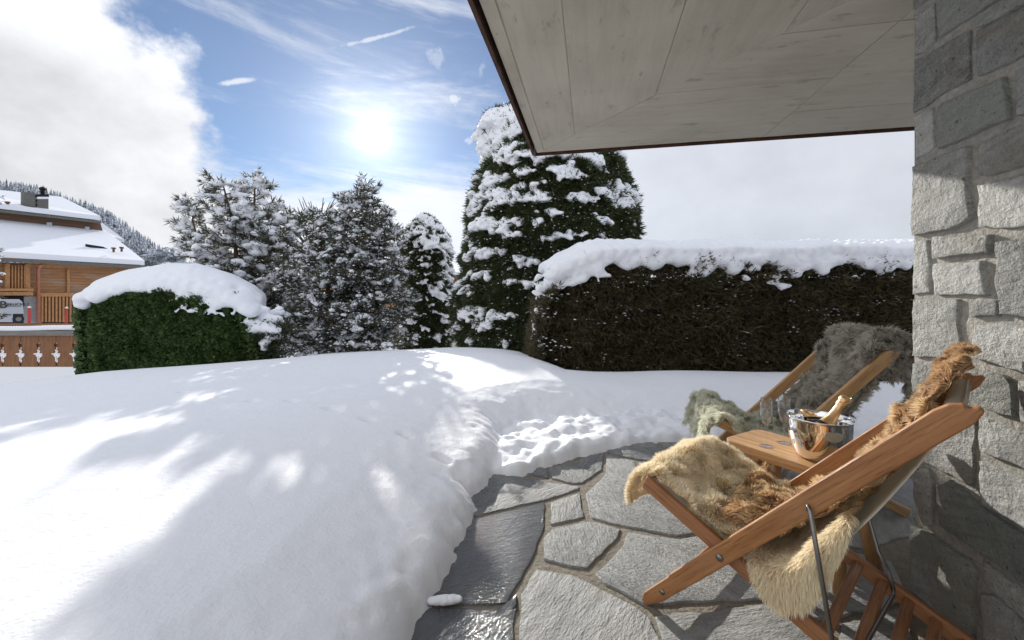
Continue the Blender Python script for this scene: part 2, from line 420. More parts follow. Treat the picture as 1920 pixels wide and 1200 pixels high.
def sprays(P, N, L, k, wid, spread=.6, droop=.25, rnd=None, up=0.0):
    """k pointed two-triangle leaves at every point"""
    P = np.repeat(np.asarray(P, float), k, 0); N = np.repeat(np.asarray(N, float), k, 0); n = len(P)
    d = N + rng.normal(0, spread, (n, 3)); d[:, 2] += up - droop; d /= np.linalg.norm(d, axis=1, keepdims=True)
    s = np.cross(d, rng.normal(0, 1, (n, 3))); s /= np.linalg.norm(s, axis=1, keepdims=True)
    ln = L * rng.uniform(.6, 1.25, (n, 1)); w = wid * rng.uniform(.7, 1.2, (n, 1))
    mid = P + d * ln * .45
    V = np.stack([P, mid + s * w / 2, P + d * ln, mid - s * w / 2], 1).reshape(-1, 3)
    Fc = np.arange(n * 4).reshape(n, 4)
    q = np.repeat(np.repeat(rng.uniform(0, 1, n // k), k) * .6 + rng.uniform(0, .4, n), 4)
    return V, Fc, q
def fnoise(P, sc, seed=0):
    return np.array([mnoise.noise(Vector((p[0] * sc + seed, p[1] * sc, p[2] * sc))) for p in P])

# ------------------------------------------------------------------ snow-covered ground
ctrl = [(850, 646, 7.0), (940, 650, 6.6), (1060, 690, 4.6), (1000, 668, 5.4), (620, 657, 7.2), (500, 668, 6.5), (350, 680, 6.2), (190, 690, 5.6), (0, 715, 5.0), (-300, 745, 4.6),
        (1250, 688, 4.9), (1500, 690, 4.9), (1700, 697, 4.9), (2100, 702, 4.9), (2600, 720, 4.9)]
pts = []
for px, py, d in ctrl: v = D(px, py, d); pts.append((v.x, v.y, v.z))
for (x, y, z) in [(-1.9, 1.9, .30), (-1, 1.2, .24), (-.6, 2.4, .22), (-3, 3, .27), (-4.5, 1.5, .25), (-1.3, 3.3, .29), (-.9, 4.6, .31), (-2.5, 5, .25), (-.25, 3.2, .26), (.1, 3.9, .27),
                  (-5, 3.2, .2), (1.0, 4.1, .24), (2.0, 4.1, .2), (3.5, 4.1, .18), (5, 4.1, .17), (8, 4.1, .17), (-2, .2, .26), (-5, -2, .25), (2, -3, .2), (6, 0, .2),
                  (-8, 2, .12), (-8, -4, .2), (0, -6, .2), (8, -5, .2), (12, 4, .1)]: pts.append((x, y, z))
for px, py, d in [(600, 657, 9), (700, 655, 9.5), (350, 694, 9), (0, 706, 9), (100, 694, 10.5), (175, 672, 12.3), (0, 690, 12.7), (-200, 705, 12.3), (850, 650, 10.5), (1000, 655, 9.6), (1200, 655, 9.6)]:
    v = D(px, py, d); pts.append((v.x, v.y, v.z))
for x, y, z in [(.8, 5.5, .19), (1.6, 5.6, .14), (3.2, 5.6, .12), (5.2, 5.6, .09), (8, 5.6, .08), (2, 7, -.1), (5, 7, -.12), (-7.4, 6.2, -.10), (-6.2, 6.6, -.06), (-5.2, 7.2, -.09), (-4.4, 8, -.06), (-7, 8, -.38), (-5.5, 8.4, -.30), (-8.5, 7, -.38), (0, 8.3, .10), (-1.5, 8.3, .09)]: pts.append((x, y, z))
for x in (-30, -22, -9, -3, 3, 9, 16): pts.append((x, 15.5, -1.0 if x < -2 else -.7))
for y in (-6, 5, 10): pts.append((-28, y, -.6)); pts.append((18, y, -.1))
pts = np.array(pts)
def _phi(r): return r * r * np.log(r + 1e-9)
_d = np.linalg.norm(pts[:, None, :2] - pts[None, :, :2], axis=2); _n = len(pts)
_A = np.zeros((_n + 3, _n + 3)); _A[:_n, :_n] = _phi(_d) + np.eye(_n) * .02; _A[:_n, _n] = 1; _A[:_n, _n + 1:] = pts[:, :2]; _A[_n, :_n] = 1; _A[_n + 1:, :_n] = pts[:, :2].T
_w = np.linalg.solve(_A, np.concatenate([pts[:, 2], np.zeros(3)]))
def base_h(x, y):
    x = np.asarray(x, float); y = np.asarray(y, float); out = np.full(x.shape, _w[_n]) + _w[_n + 1] * x + _w[_n + 2] * y
    for i in range(_n): out = out + _w[i] * _phi(np.hypot(x - pts[i, 0], y - pts[i, 1]))
    return out
def ground_h(x, y):
    h = base_h(np.clip(x, -28, 18), np.clip(y, -6, 15.5))
    # the lawn crowns a few metres out and falls away behind the crown
    b_ = np.clip(np.where(y > .5, x / np.maximum(y, .5), 0), -3, 3)
    s1 = np.interp(b_, [-1.8, -1.23, -1.15, -1.08, -.987, -.846, -.718, -.59, -.436, -.141, -.026, .051, .128, .372, .692, .949, 1.6], [.25, .2115, .2026, .192, .179, .169, .160, .151, .137, .123, .128, .141, .175, .177, .180, .189, .2])
    s2 = np.interp(b_, [-1.8, -1.23, -1.0, -.59, -.141, .128], [.2, .172, .147, .135, .124, .135])
    k = np.clip((y - 8) / 1.5, 0, 1); k = k * k * (3 - 2 * k); cap = EYE - (s1 * (1 - k) + s2 * k) * y
    w = 14.0; soft = cap - np.logaddexp(0, (cap - h) * w) / w; m = np.clip((y - 2.6) / 1, 0, 1) * np.clip((15 - y) / 2, 0, 1); h = h * (1 - m) + soft * m
    far = np.clip((y - 14) / 4, 0, 1); h = h * (1 - far) + -1.05 * far
    return h
# edge of the deep snow round the terrace, then the thin trodden rim in front of it
bank = [(-.75, -8), (-.60, .2), (-.46, .9), (-.345, 1.38), (-.31, 1.56), (-.2645, 1.794), (-.194, 2.161), (-.245, 2.33), (-.1525, 2.478), (-.12, 2.678), (-.06, 3.0), (0.0, 3.25), (.16, 3.46), (.5, 3.62), (.98, 3.66), (1.656, 3.56), (2.94, 3.52), (4.5, 3.55), (6.5, 3.6), (6.7, -8)]
rim = [(-.75, -8), (-.60, .2), (-.46, .9), (-.345, 1.38), (-.31, 1.56), (-.2645, 1.794), (-.194, 2.161), (-.245, 2.33), (-.1525, 2.478), (-.115, 2.64), (.05, 2.60), (.16, 2.70), (.33, 2.875), (.55, 2.98), (.758, 3.10), (.993, 3.2), (1.25, 3.22), (1.468, 3.18), (1.9, 3.12), (2.57, 3.04), (3.2, 3.1), (4.5, 3.1), (6.5, 3.2), (6.6, -8)]
def sdist(x, y, poly):
    """positive inside the snow (outside the terrace polygon)"""
    P = np.array(poly); best = np.full(x.shape, 1e9); ins = np.zeros(x.shape, bool)
    for i in range(len(P)):
        a, b_ = P[i], P[(i + 1) % len(P)]; ab = b_ - a
        t = np.clip(((x - a[0]) * ab[0] + (y - a[1]) * ab[1]) / (ab @ ab), 0, 1)
        best = np.minimum(best, np.hypot(x - a[0] - t * ab[0], y - a[1] - t * ab[1]))
        c = (a[1] > y) != (b_[1] > y)
        with np.errstate(divide='ignore', invalid='ignore'): xi = (b_[0] - a[0]) * (y - a[1]) / (b_[1] - a[1]) + a[0]
        ins ^= c & (x < xi)
    return np.where(ins, -best, best)
def axis_steps(lo, hi, fine_lo, fine_hi, step, grow=1.12):
    a = list(np.arange(fine_lo, fine_hi, step)); s = step; v = fine_hi
    while v < hi: a.append(v); s *= grow; v += s
    s = step; v = fine_lo; b_ = []
    while v > lo: s *= grow; v -= s; b_.append(v)
    return np.array(sorted(b_) + a)
gx = axis_steps(-900, 900, -3.2, 3.4, .019, 1.035); gy = axis_steps(-60, 1500, .7, 5.2, .019, 1.035)
XX, YY = np.meshgrid(gx, gy)
def vnoise(x, y, sc, seed):
    xi = x * sc + seed; yi = y * sc + seed * 1.7; x0 = np.floor(xi).astype(np.int64); y0 = np.floor(yi).astype(np.int64)
    fx = xi - x0; fy = yi - y0; fx = fx * fx * (3 - 2 * fx); fy = fy * fy * (3 - 2 * fy)
    def h(a, b_):
        n = (a * 374761393 + b_ * 668265263 + int(seed * 1000) * 982451653) & 0x7fffffff; n = ((n ^ (n >> 13)) * 1274126177) & 0x7fffffff
        return ((n ^ (n >> 16)) & 0xffff) / 65535.0
    return (h(x0, y0) * (1 - fx) + h(x0 + 1, y0) * fx) * (1 - fy) + (h(x0, y0 + 1) * (1 - fx) + h(x0 + 1, y0 + 1) * fx) * fy - .5
Hb = ground_h(XX, YY)
near = np.exp(-((XX / 9) ** 2 + ((YY - 3) / 9) ** 2))
Hb = Hb + vnoise(XX, YY, .8, 3) * .04 * near + vnoise(XX, YY, 2.3, 5) * .006 * near
wob = vnoise(XX, YY, 6, 1) * .05 + vnoise(XX, YY, 17, 2) * .03 + vnoise(XX, YY, 42, 4) * .014
sb = sdist(XX, YY, bank) + wob
sr = sdist(XX, YY, rim) + wob * .8
wid = .17 + .28 * np.clip((YY - 2.9) / .4, 0, 1)
prof = np.sqrt(np.clip(1 - (1 - np.clip(sb / wid, 0, 1)) ** 2, 0, 1)) ** (1 + .5 * np.clip((YY - 2.9) / .4, 0, 1))
rough_edge = (vnoise(XX, YY, 9, 6) * .024 + vnoise(XX, YY, 27, 7) * .012 + vnoise(XX, YY, 48, 17) * .008) * np.exp(-(np.clip(sb, 0, 9) / .22) ** 2)
Hbank = (Hb * (.58 + .42 * np.clip(sb / .55, 0, 1) ** .8) + rough_edge) * prof + vnoise(XX, YY, 60, 9) * .0015 * prof * np.exp(-(np.clip(sb, 0, 9) / .7) ** 2)
clod = np.clip(vnoise(XX, YY, 9, 12) + .5, 0, 1) * .055 + np.clip(vnoise(XX, YY, 22, 13) + .5, 0, 1) * .03
pr2 = np.sqrt(np.clip(1 - (1 - np.clip(sr / .05, 0, 1)) ** 2, 0, 1))
Hrim = (clod + .012 + .03 * np.clip(sr / .3, 0, 1)) * pr2
HH = np.where(sb > .4, Hbank, np.maximum(Hbank * (sb > 0), Hrim * (sr > 0) * np.clip((.4 - sb) / .25, 0, 1)))
Z0 = -.01
HH = np.where((sb <= 0) & (sr <= 0), Z0, HH)
farmask = (YY > 8) | (np.abs(XX) > 9)
HH = np.where(farmask, Hb, HH)
# foot prints of an animal crossing the slope
for px, py in ((410, 744), (475, 755), (548, 757), (620, 771), (690, 786), (760, 805), (828, 826), (345, 731), (893, 875)):
    g = G(px, py, .27 if px < 880 else .2); dx = XX - g.x; dy = YY - g.y; u = dx * .85 - dy * .5; v = dx * .5 + dy * .85
    HH = HH - .028 * np.exp(-(u / .06) ** 4 - (v / .026) ** 4) * (HH > .05)
# wind-shaped mounds on the lower ground at the left
HH = HH + (np.sin(XX * 1.1 + YY * .9) * .05 + vnoise(XX, YY, .5, 21) * .16 + .10) * np.clip((YY - 8) / 2, 0, 1) * np.clip((-XX - 5) / 3, 0, 1) * np.clip((15 - YY) / 3, 0, 1)
HH = HH + (.30 + vnoise(XX, YY, .45, 33) * .5) * np.exp(-((YY - 8.9 - .3 * np.sin(XX * .9)) / .75) ** 2) * 1.1 * np.clip((-XX - 7.6) / 1.2, 0, 1)
HH = HH + vnoise(XX, YY, 1.3, 41) * .16 * np.clip((-XX - 7.6) / 1.2, 0, 1) * np.clip((YY - 7) / 1, 0, 1) * np.clip((13 - YY) / 1, 0, 1)
# ploughed ridge beside the road far left
HH = HH + .58 * np.exp(-((YY - 24) / 2.2) ** 2) * np.clip((-XX - 8) / 4, 0, 1)
nx, ny = len(gx), len(gy)
V = np.stack([XX, YY, HH], 2).reshape(-1, 3); idx = np.arange(nx * ny).reshape(ny, nx)
Q = np.stack([idx[:-1, :-1], idx[:-1, 1:], idx[1:, 1:], idx[1:, :-1]], 2).reshape(-1, 4)
zq = V[:, 2][Q]; keep = ~(zq <= Z0 + 1e-6).all(1)
Q = Q[keep]; used = np.unique(Q); remap = np.zeros(len(V), np.int64); remap[used] = np.arange(len(used))
tag(mkn('snow_ground', V[used], remap[Q], M['snow'], smooth=True), kind='structure')
o_ = (np.array(gy))
def hz(x, y):
    i = np.clip(np.searchsorted(gy, y), 0, ny - 1); j = np.clip(np.searchsorted(gx, x), 0, nx - 1); return float(HH[i, j])

# ------------------------------------------------------------------ terrace of slate flags
terr = mk('terrace', [(-1.2, -6, -.008), (6.6, -6, -.008), (6.6, 4.2, -.008), (-1.2, 4.2, -.008)], [(0, 1, 2, 3)], M['grout']); tag(terr, kind='structure')
def shrink(poly, d):
    n = len(poly); out = []; area = sum(poly[i][0] * poly[(i + 1) % n][1] - poly[(i + 1) % n][0] * poly[i][1] for i in range(n))
    if area < 0: poly = poly[::-1]
    for i in range(n):
        a, b_, c = Vector(poly[i - 1]), Vector(poly[i]), Vector(poly[(i + 1) % n])
        e1 = (b_ - a).normalized(); e2 = (c - b_).normalized(); n1 = Vector((-e1.y, e1.x)); n2 = Vector((-e2.y, e2.x)); nn = (n1 + n2)
        k = nn.length_squared; nn = nn / max(k, .35) * 2 if k else n1
        out.append(b_ + nn * d)
    return out
def rag(poly, step, amp, seed):
    """split the edges and make them uneven"""
    out = []; n = len(poly)
    for i in range(n):
        a, b_ = Vector(poly[i]), Vector(poly[(i + 1) % n]); L = (b_ - a).length; k = max(1, int(L / step)); nrm = Vector((-(b_ - a).y, (b_ - a).x)).normalized()
        for q in range(k):
            p = a.lerp(b_, q / k); f = mnoise.noise(Vector((p.x * 14 + seed, p.y * 14, seed))) * amp + mnoise.noise(Vector((p.x * 45 + seed, p.y * 45, seed))) * amp * .5
            out.append(p + nrm * f)
    return out
def slab_stone(name, poly, to3, m, parent, lo, hi, ch=.006, step=.05, amp=.008, seed=0, relief=.004, gap=.004):
    """a stone piece: poly in 2-D, to3(x,y,h) lifts it; lo..hi is its depth, with chamfer and an uneven face"""
    p0 = rag(shrink([Vector(p) for p in poly], gap), step, amp, seed)
    p1 = shrink(p0, ch * .35); p2 = shrink(p0, ch * 1.6); n = len(p0)
    if len(p1) != n: return None
    if sum((p1[i] - p0[i]).dot(p1[i] - p0[i]) for i in range(n)) > n * .01: return None
    c = sum((Vector(p) for p in p0), Vector((0, 0))) / n
    mid = [c.lerp(p, .55) for p in p2]
    def rl(p): return relief * (mnoise.noise(Vector((p.x * 9 + seed, p.y * 9, seed))) + .5 * mnoise.noise(Vector((p.x * 24, p.y * 24 + seed, seed))))
    V = [to3(p.x, p.y, lo) for p in p0] + [to3(p.x, p.y, hi - ch * .35 + rl(p) * .5) for p in p1] + [to3(p.x, p.y, hi + rl(p)) for p in p2] + [to3(p.x, p.y, hi + rl(p) * 2) for p in mid] + [to3(c.x, c.y, hi + rl(c) * 2)]
    Fc = []
    for r_ in range(3):
        for i in range(n): j = (i + 1) % n; Fc.append((r_ * n + i, r_ * n + j, (r_ + 1) * n + j, (r_ + 1) * n + i))
    for i in range(n): Fc.append((3 * n + i, 3 * n + (i + 1) % n, 4 * n))
    o = mk(name, V, Fc, m, parent); o.data.polygons.foreach_set('use_smooth', [True] * len(o.data.polygons))
    return o
def z1(*P): return [G(740 + x / 3, 800 + y / 3).xy for x, y in P]
flags = [
    (z1((470, 497), (330, 520), (420, 380), (560, 262), (700, 275), (830, 305), (1040, 333), (1040, 350), (860, 408)), 'slate_damp'),
    (z1((877, 424), (1046, 368), (1052, 430), (1072, 508), (874, 553)), 'slate'),
    (z1((330, 530), (470, 510), (848, 422), (845, 560), (795, 690), (770, 760), (730, 820), (640, 990), (560, 1005), (120, 985), (100, 930), (250, 660)), 'slate_wet'),
    (z1((872, 575), (1092, 527), (1278, 572), (1262, 625), (1190, 690), (1088, 800), (1000, 785), (832, 748), (838, 625)), 'slate'),
    (z1((1078, 375), (1180, 270), (1190, 160), (1345, 190), (1375, 250), (1430, 330), (1800, 300), (1960, 400), (1900, 560), (1590, 612), (1290, 560), (1105, 512), (1078, 440)), 'slate'),
    (z1((1315, 592), (1590, 628), (1900, 580), (2110, 760), (2150, 960), (1500, 1000), (1395, 1000), (1180, 880), (1122, 822), (1190, 760), (1285, 660)), 'slate'),
    (z1((800, 800), (1000, 835), (1110, 880), (1395, 1030), (1440, 1070), (1500, 1200), (1560, 1450), (1300, 1700), (700, 1600), (690, 1180), (705, 940), (760, 850)), 'slate'),
    (z1((100, 1010), (560, 1022), (650, 1000), (680, 1010), (690, 940), (672, 1170), (650, 1620), (-200, 1620), (-100, 1180)), 'slate_wet'),
    (z1((880, 290), (868, 232), (1178, 140), (1168, 240), (1060, 315), (1000, 318)), 'slate_damp'),
    (z1((600, 255), (740, 200), (855, 232), (870, 290), (700, 262)), 'slate_damp'),
    (z1((1192, 145), (1190, 60), (1400, 30), (1545, 175), (1480, 195), (1352, 182)), 'slate_damp'),
    (z1((1370, 200), (1480, 210), (1600, 190), (1800, 280), (1440, 315)), 'slate'),
    (z1((1420, 30), (1700, 20), (1900, 100), (1900, 180), (1620, 180), (1560, 165)), 'slate_damp'),
    (z1((1620, 195), (1900, 190), (2200, 230), (2100, 400), (1980, 390), (1820, 285)), 'slate'),
    (z1((1990, 410), (2300, 420), (2400, 640), (2130, 740), (1920, 570)), 'slate'),
    (z1((1455, 1062), (2160, 985), (2330, 1100), (2450, 1400), (1600, 1500)), 'slate'),
    (z1((2120, 765), (2410, 660), (2800, 760), (2900, 980), (2480, 1080), (2340, 1080), (2170, 970)), 'slate'),
    (z1((2120, 390), (2230, 230), (2900, 250), (2930, 600), (2640, 690), (2420, 640), (2310, 410)), 'slate'),
    (z1((1910, 20), (2950, 20), (2950, 235), (2240, 215), (1915, 180)), 'slate_damp'),
    (z1((2500, 1100), (2910, 1000), (2930, 1500), (2480, 1440)), 'slate'),
]
to_floor = lambda x, y, h: (x, y, h)
for i, (pl, mm) in enumerate(flags):
    slab_stone('flagstone', pl, to_floor, M[mm], terr, -.02, .0, ch=.003, step=.04, amp=.009, seed=i * 3.1, relief=.0018, gap=.004)
# flags that lie out of the picture (behind the camera and beyond the wall)
def overl(x0, y0, x1, y1):
    for pl, _ in flags:
        for p in pl:
            if x0 - .05 < p[0] < x1 + .05 and y0 - .05 < p[1] < y1 + .05: return True
    return False
for i, x0 in enumerate(np.arange(-.4, 6.2, .62)):
    for j, y0 in enumerate(np.arange(-1.6, 3.1, .52)):
        if y0 + .52 > .75 and x0 < 1.6: continue
        if x0 < 1.6 and y0 > .2: continue
        if overl(x0, y0, x0 + .62, y0 + .52): continue
        q = lambda a, b_: (a + .1 * mnoise.noise(Vector((a * 3, b_ * 3, 1))), b_ + .1 * mnoise.noise(Vector((a * 3, b_ * 3, 7))))
        pl = [q(x0, y0), q(x0 + .62, y0), q(x0 + .62, y0 + .52), q(x0, y0 + .52)]
        slab_stone('flagstone', pl, to_floor, M['slate'], terr, -.02, .0, seed=i + j * 9.7, step=.12, gap=.012)

# ------------------------------------------------------------------ stone wall on the right
WD = Vector((.09, 1)); WX = 1.553; WY = 1.605
def wall_pt(px, py):
    p = (px - CX) / F; d = (WX - .09 * WY) / (p - .09); return (d, EYE + (HY - py) / F * d)   # 2-D: (depth, height)
WN = Vector((-1, .09, 0)).normalized()
def to_wall(d, z, h): x = WX + .09 * (d - WY); return (x + WN.x * h, d + WN.y * h, z)
wall = empty('stone_wall', (WX, WY, 0)); tag(wall, 'tall grey wall of rough-split granite blocks beside the deck chair, at the right edge', 'wall')
SL = 2.40
def wv(d, h): return Vector(to_wall(d, 0, h))
cv = [wv(WY, 0), wv(-4, 0), wv(-4, -.55), wv(WY, -.55)]
mk('mortar_core', [(*v.xy, -.1) for v in cv] + [(*v.xy, SL - .004) for v in cv], [(0, 3, 2, 1), (4, 5, 6, 7), (0, 1, 5, 4), (1, 2, 6, 5), (2, 3, 7, 6), (3, 0, 4, 7)], M['mortar'], wall, world=True)
W = [  # outline of each visible block
    ([(1716, -62), (1760, -85), (1760, -12), (1716, 20)], 0), ([(1765, -88), (1870, -150), (1870, -60), (1765, -12)], 0), ([(1876, -150), (1990, -215), (1990, -100), (1876, -62)], 0),
    ([(1718, 28), (1757, 4), (1759, 78), (1720, 106)], 0), ([(1763, -5), (1900, -78), (1890, -5), (1765, 72)], 0), ([(1829, 47), (1895, 2), (1990, -50), (1990, -20), (1845, 52)], 0),
    ([(1718, 112), (1824, 56), (1825, 148), (1718, 212)], 0), ([(1840, 55), (1990, -20), (1990, 80), (1840, 145)], 0),
    ([(1768, 196), (1893, 142), (1901, 225), (1768, 280)], 0), ([(1718, 218), (1752, 200), (1758, 276), (1719, 301)], 0), ([(1912, 134), (1990, 95), (1990, 185), (1916, 218)], 0),
    ([(1719, 312), (1821, 273), (1826, 340), (1832, 408), (1790, 430), (1720, 443)], 1), ([(1840, 266), (1990, 205), (1990, 298), (1850, 334), (1840, 328)], 0),
    ([(1840, 347), (1990, 312), (1990, 418), (1890, 430), (1840, 427)], 1), ([(1757, 444), (1868, 438), (1866, 475), (1757, 486)], 1),
    ([(1718, 452), (1748, 448), (1750, 551), (1715, 553)], 0), ([(1757, 495), (1848, 488), (1860, 553), (1757, 554)], 1), ([(1878, 455), (1990, 430), (1990, 602), (1886, 590), (1878, 540)], 1),
    ([(1716, 562), (1803, 560), (1807, 655), (1778, 676), (1717, 668)], 1), ([(1823, 566), (1877, 561), (1879, 592), (1830, 597)], 1),
    ([(1838, 609), (1900, 604), (1990, 625), (1990, 712), (1900, 690), (1826, 670)], 1), ([(1716, 680), (1780, 688), (1800, 704), (1800, 735), (1716, 736)], 1),
    ([(1812, 684), (1890, 702), (1906, 720), (1912, 786), (1850, 765), (1812, 742)], 1), ([(1920, 712), (1990, 728), (1990, 822), (1925, 792)], 1),
    ([(1716, 746), (1800, 745), (1834, 778), (1829, 912), (1722, 862)], 1), ([(1844, 778), (1990, 838), (1990, 905), (1844, 846)], 1),
    ([(1846, 862), (1990, 925), (1990, 1020), (1900, 975), (1850, 948)], 1), ([(1718, 876), (1746, 878), (1754, 910), (1755, 983), (1735, 987), (1714, 930)], 0),
    ([(1762, 908), (1790, 897), (1845, 948), (1990, 1045), (1990, 1140), (1838, 1034), (1768, 984)], 0),
    ([(1716, 982), (1737, 992), (1824, 1047), (1836, 1072), (1832, 1196), (1790, 1168), (1715, 1108)], 0),
    ([(1850, 1052), (1990, 1150), (1990, 1215), (1852, 1098)], 0), ([(1848, 1110), (1876, 1120), (1990, 1225), (1990, 1400), (1900, 1300), (1850, 1200)], 0),
]
for i, (pl, lit) in enumerate(W):
    p2 = [wall_pt(*p) for p in pl]
    p2 = [(a, max(0.002, min(SL - .01, z))) for a, z in p2]
    slab_stone('stone', p2, to_wall, M['granite'] if (lit or i % 3 == 0) else M['granite_shaded'], wall, -.03, .011 + .005 * ((i * 7) % 3), ch=.004, step=.022, amp=.009, seed=i * 5.3, relief=.006, gap=.001)
edge_d = min(wall_pt(1990, 500)[0], 2)
zz = .0; k = 0
while zz < SL - .05:
    hgt = min(random.uniform(.16, .30), SL - zz - .01); dd = edge_d - .01
    if k % 2: dd -= .0
    while dd > -1.4:
        w_ = random.uniform(.22, .42); slab_stone('stone', [(dd - w_ + .012, zz + .006), (dd, zz + .006), (dd, zz + hgt - .008), (dd - w_ + .012, zz + hgt - .008)], to_wall, M['granite'], wall, -.03, .02, ch=.01, step=.09, amp=.008, seed=dd * 7 + zz, relief=.006, gap=.002); dd -= w_ + .005
    z0 = zz
    for a0 in (0.0, .28):   # end face of the wall
        en = lambda a, z, h: tuple(wv(WY, -a).xy + Vector((.09, 1)).normalized() * h) + (z,)
        slab_stone('stone', [(a0 + .012 + .03 * (k % 2), zz + .006), (a0 + .262 + .03 * (k % 2) * (a0 == 0), zz + .006), (a0 + .262 + .03 * (k % 2) * (a0 == 0), zz + hgt - .008), (a0 + .012 + .03 * (k % 2), zz + hgt - .008)][::-1], en, M['granite'], wall, -.02, .006, ch=.006, step=.09, amp=.004, seed=a0 * 7 + zz + 50, relief=.004, gap=.003)
    zz += hgt; k += 1
for o in wall.children:
    if o.name != 'mortar_core': o.matrix_parent_inverse = mat_of(wall).inverted()

# ------------------------------------------------------------------ concrete canopy overhead
can = empty('concrete_canopy', (.223, 3.707, SL)); tag(can, 'board-marked concrete canopy slab with a thin rusty metal edge over the terrace', 'canopy')
CO = Vector((.223, 3.707)); LV = Vector((-.364, -1.934)).normalized(); FV = Vector((2.807, -.582)).normalized()
def up2(u, v): p = CO + FV * u + LV * v; return p
def zs(x, y):   # picture position on the soffit -> (u, v)
    px, py = 880 + x / 2.2326, y / 2.2326; d = (SL - EYE) * F / (HY - py); q = Vector(((px - CX) / F * d, d)) - CO
    det = FV.x * LV.y - FV.y * LV.x; return ((q.x * LV.y - q.y * LV.x) / det, (FV.x * q.y - FV.y * q.x) / det)
U1, V1 = 7.5, 6.5
mit = zs(1310, 140); km = mit[1] / mit[0]
usteps = [0.075, zs(440, 540)[0], zs(780, 395)[0], zs(1320, 135)[0], zs(1320, 135)[0] + .8, zs(1320, 135)[0] + 1.7, U1]
vr = [.02, zs(1340, 470)[1], zs(1520, 325)[1], zs(1600, 110)[1]]; vsteps = vr + [vr[-1] + .62, vr[-1] + 1.3, vr[-1] + 2.0, V1]
d1, d2 = zs(1245, 560), zs(1865, 35); kd = (d2[0] - d1[0]) / (d2[1] - d1[1])
def clip(poly, a, b_, c):   # keep a*u+b*v<=c
    out = []
    for i in range(len(poly)):
        p, q = poly[i], poly[(i + 1) % len(poly)]; fp = a * p[0] + b_ * p[1] - c; fq = a * q[0] + b_ * q[1] - c
        if fp <= 0: out.append(p)
        if fp * fq < 0: t = fp / (fp - fq); out.append((p[0] + (q[0] - p[0]) * t, p[1] + (q[1] - p[1]) * t))
    return out
def soffit(poly, m, k):
    if len(poly) < 3: return
    s = shrink([Vector(p) for p in poly], .0022); s2 = shrink(s, .002); n = len(s); dz = .0015 * (k % 3)
    V = [(*up2(*p), SL + .03) for p in s] + [(*up2(*p), SL + .002 - dz) for p in s] + [(*up2(*p), SL - dz) for p in s2]
    Fc = [tuple(range(2 * n, 3 * n))] + [(r_ * n + i, r_ * n + (i + 1) % n, (r_ + 1) * n + (i + 1) % n, (r_ + 1) * n + i) for r_ in (0, 1) for i in range(n)]
    mk('soffit_panel', V, Fc, m, can, world=True)
k = 0
for a, b_ in zip(usteps[:-1], usteps[1:]):
    pl = clip([(a, 0), (b_, 0), (b_, V1), (a, V1)], km, -1, 0)      # v >= km*u
    soffit(pl, M['concrete_a'], k); k += 1
for a, b_ in zip(vsteps[:-1], vsteps[1:]):
    pl = clip([(0.08, a), (U1, a), (U1, b_), (0.08, b_)], -km, 1, 0)   # v <= km*u
    c0 = d1[0] - kd * d1[1]
    soffit(clip(pl, 1, -kd, c0), M['concrete_b'], k); k += 1
    soffit(clip(pl, -1, kd, -c0), M['concrete_b'], k); k += 1
soffit([(.004, .0), (.07, .02), (.07, V1), (.004, V1)], M['concrete_a'], 1)
cc = [up2(0, 0), up2(U1, 0), up2(U1, V1), up2(0, V1)]
hexa('slab_core', [(*p, SL + .0035) for p in cc] + [(*p, SL + .30) for p in cc], M['concrete_a'], can, world=True)
def trim(name, p, q, n, z0, z1_, t, m):
    hexa(name, [(*p, z0), (*q, z0), (*(q + n * t), z0), (*(p + n * t), z0), (*p, z1_), (*q, z1_), (*(q + n * t), z1_), (*(p + n * t), z1_)], m, can, world=True)
fn = Vector((-FV.y, FV.x)); fn = fn if fn.dot(LV) < 0 else -fn; ln = Vector((-LV.y, LV.x)); ln = ln if ln.dot(FV) < 0 else -ln
trim('edge_flashing', up2(-.022, -.022), up2(U1, -.022), fn, SL - .018, SL + .32, .006, M['corten'])
trim('edge_flashing', up2(-.022, -.016), up2(-.022, V1), ln, SL - .018, SL + .32, .02, M['corten'])
for (v0, v1_, z_) in ((.3, 6.4, .33),):
    P = []; S = []
    for u in np.arange(.2, 6, .4):
        for v in np.arange(.2, 6, .4): p = up2(u, v); P.append((p.x, p.y, SL + .40)); S.append((.34, .34, .13))
    remesh_snow('snow_cap', P, S, .08, M['snow_clump'], can)

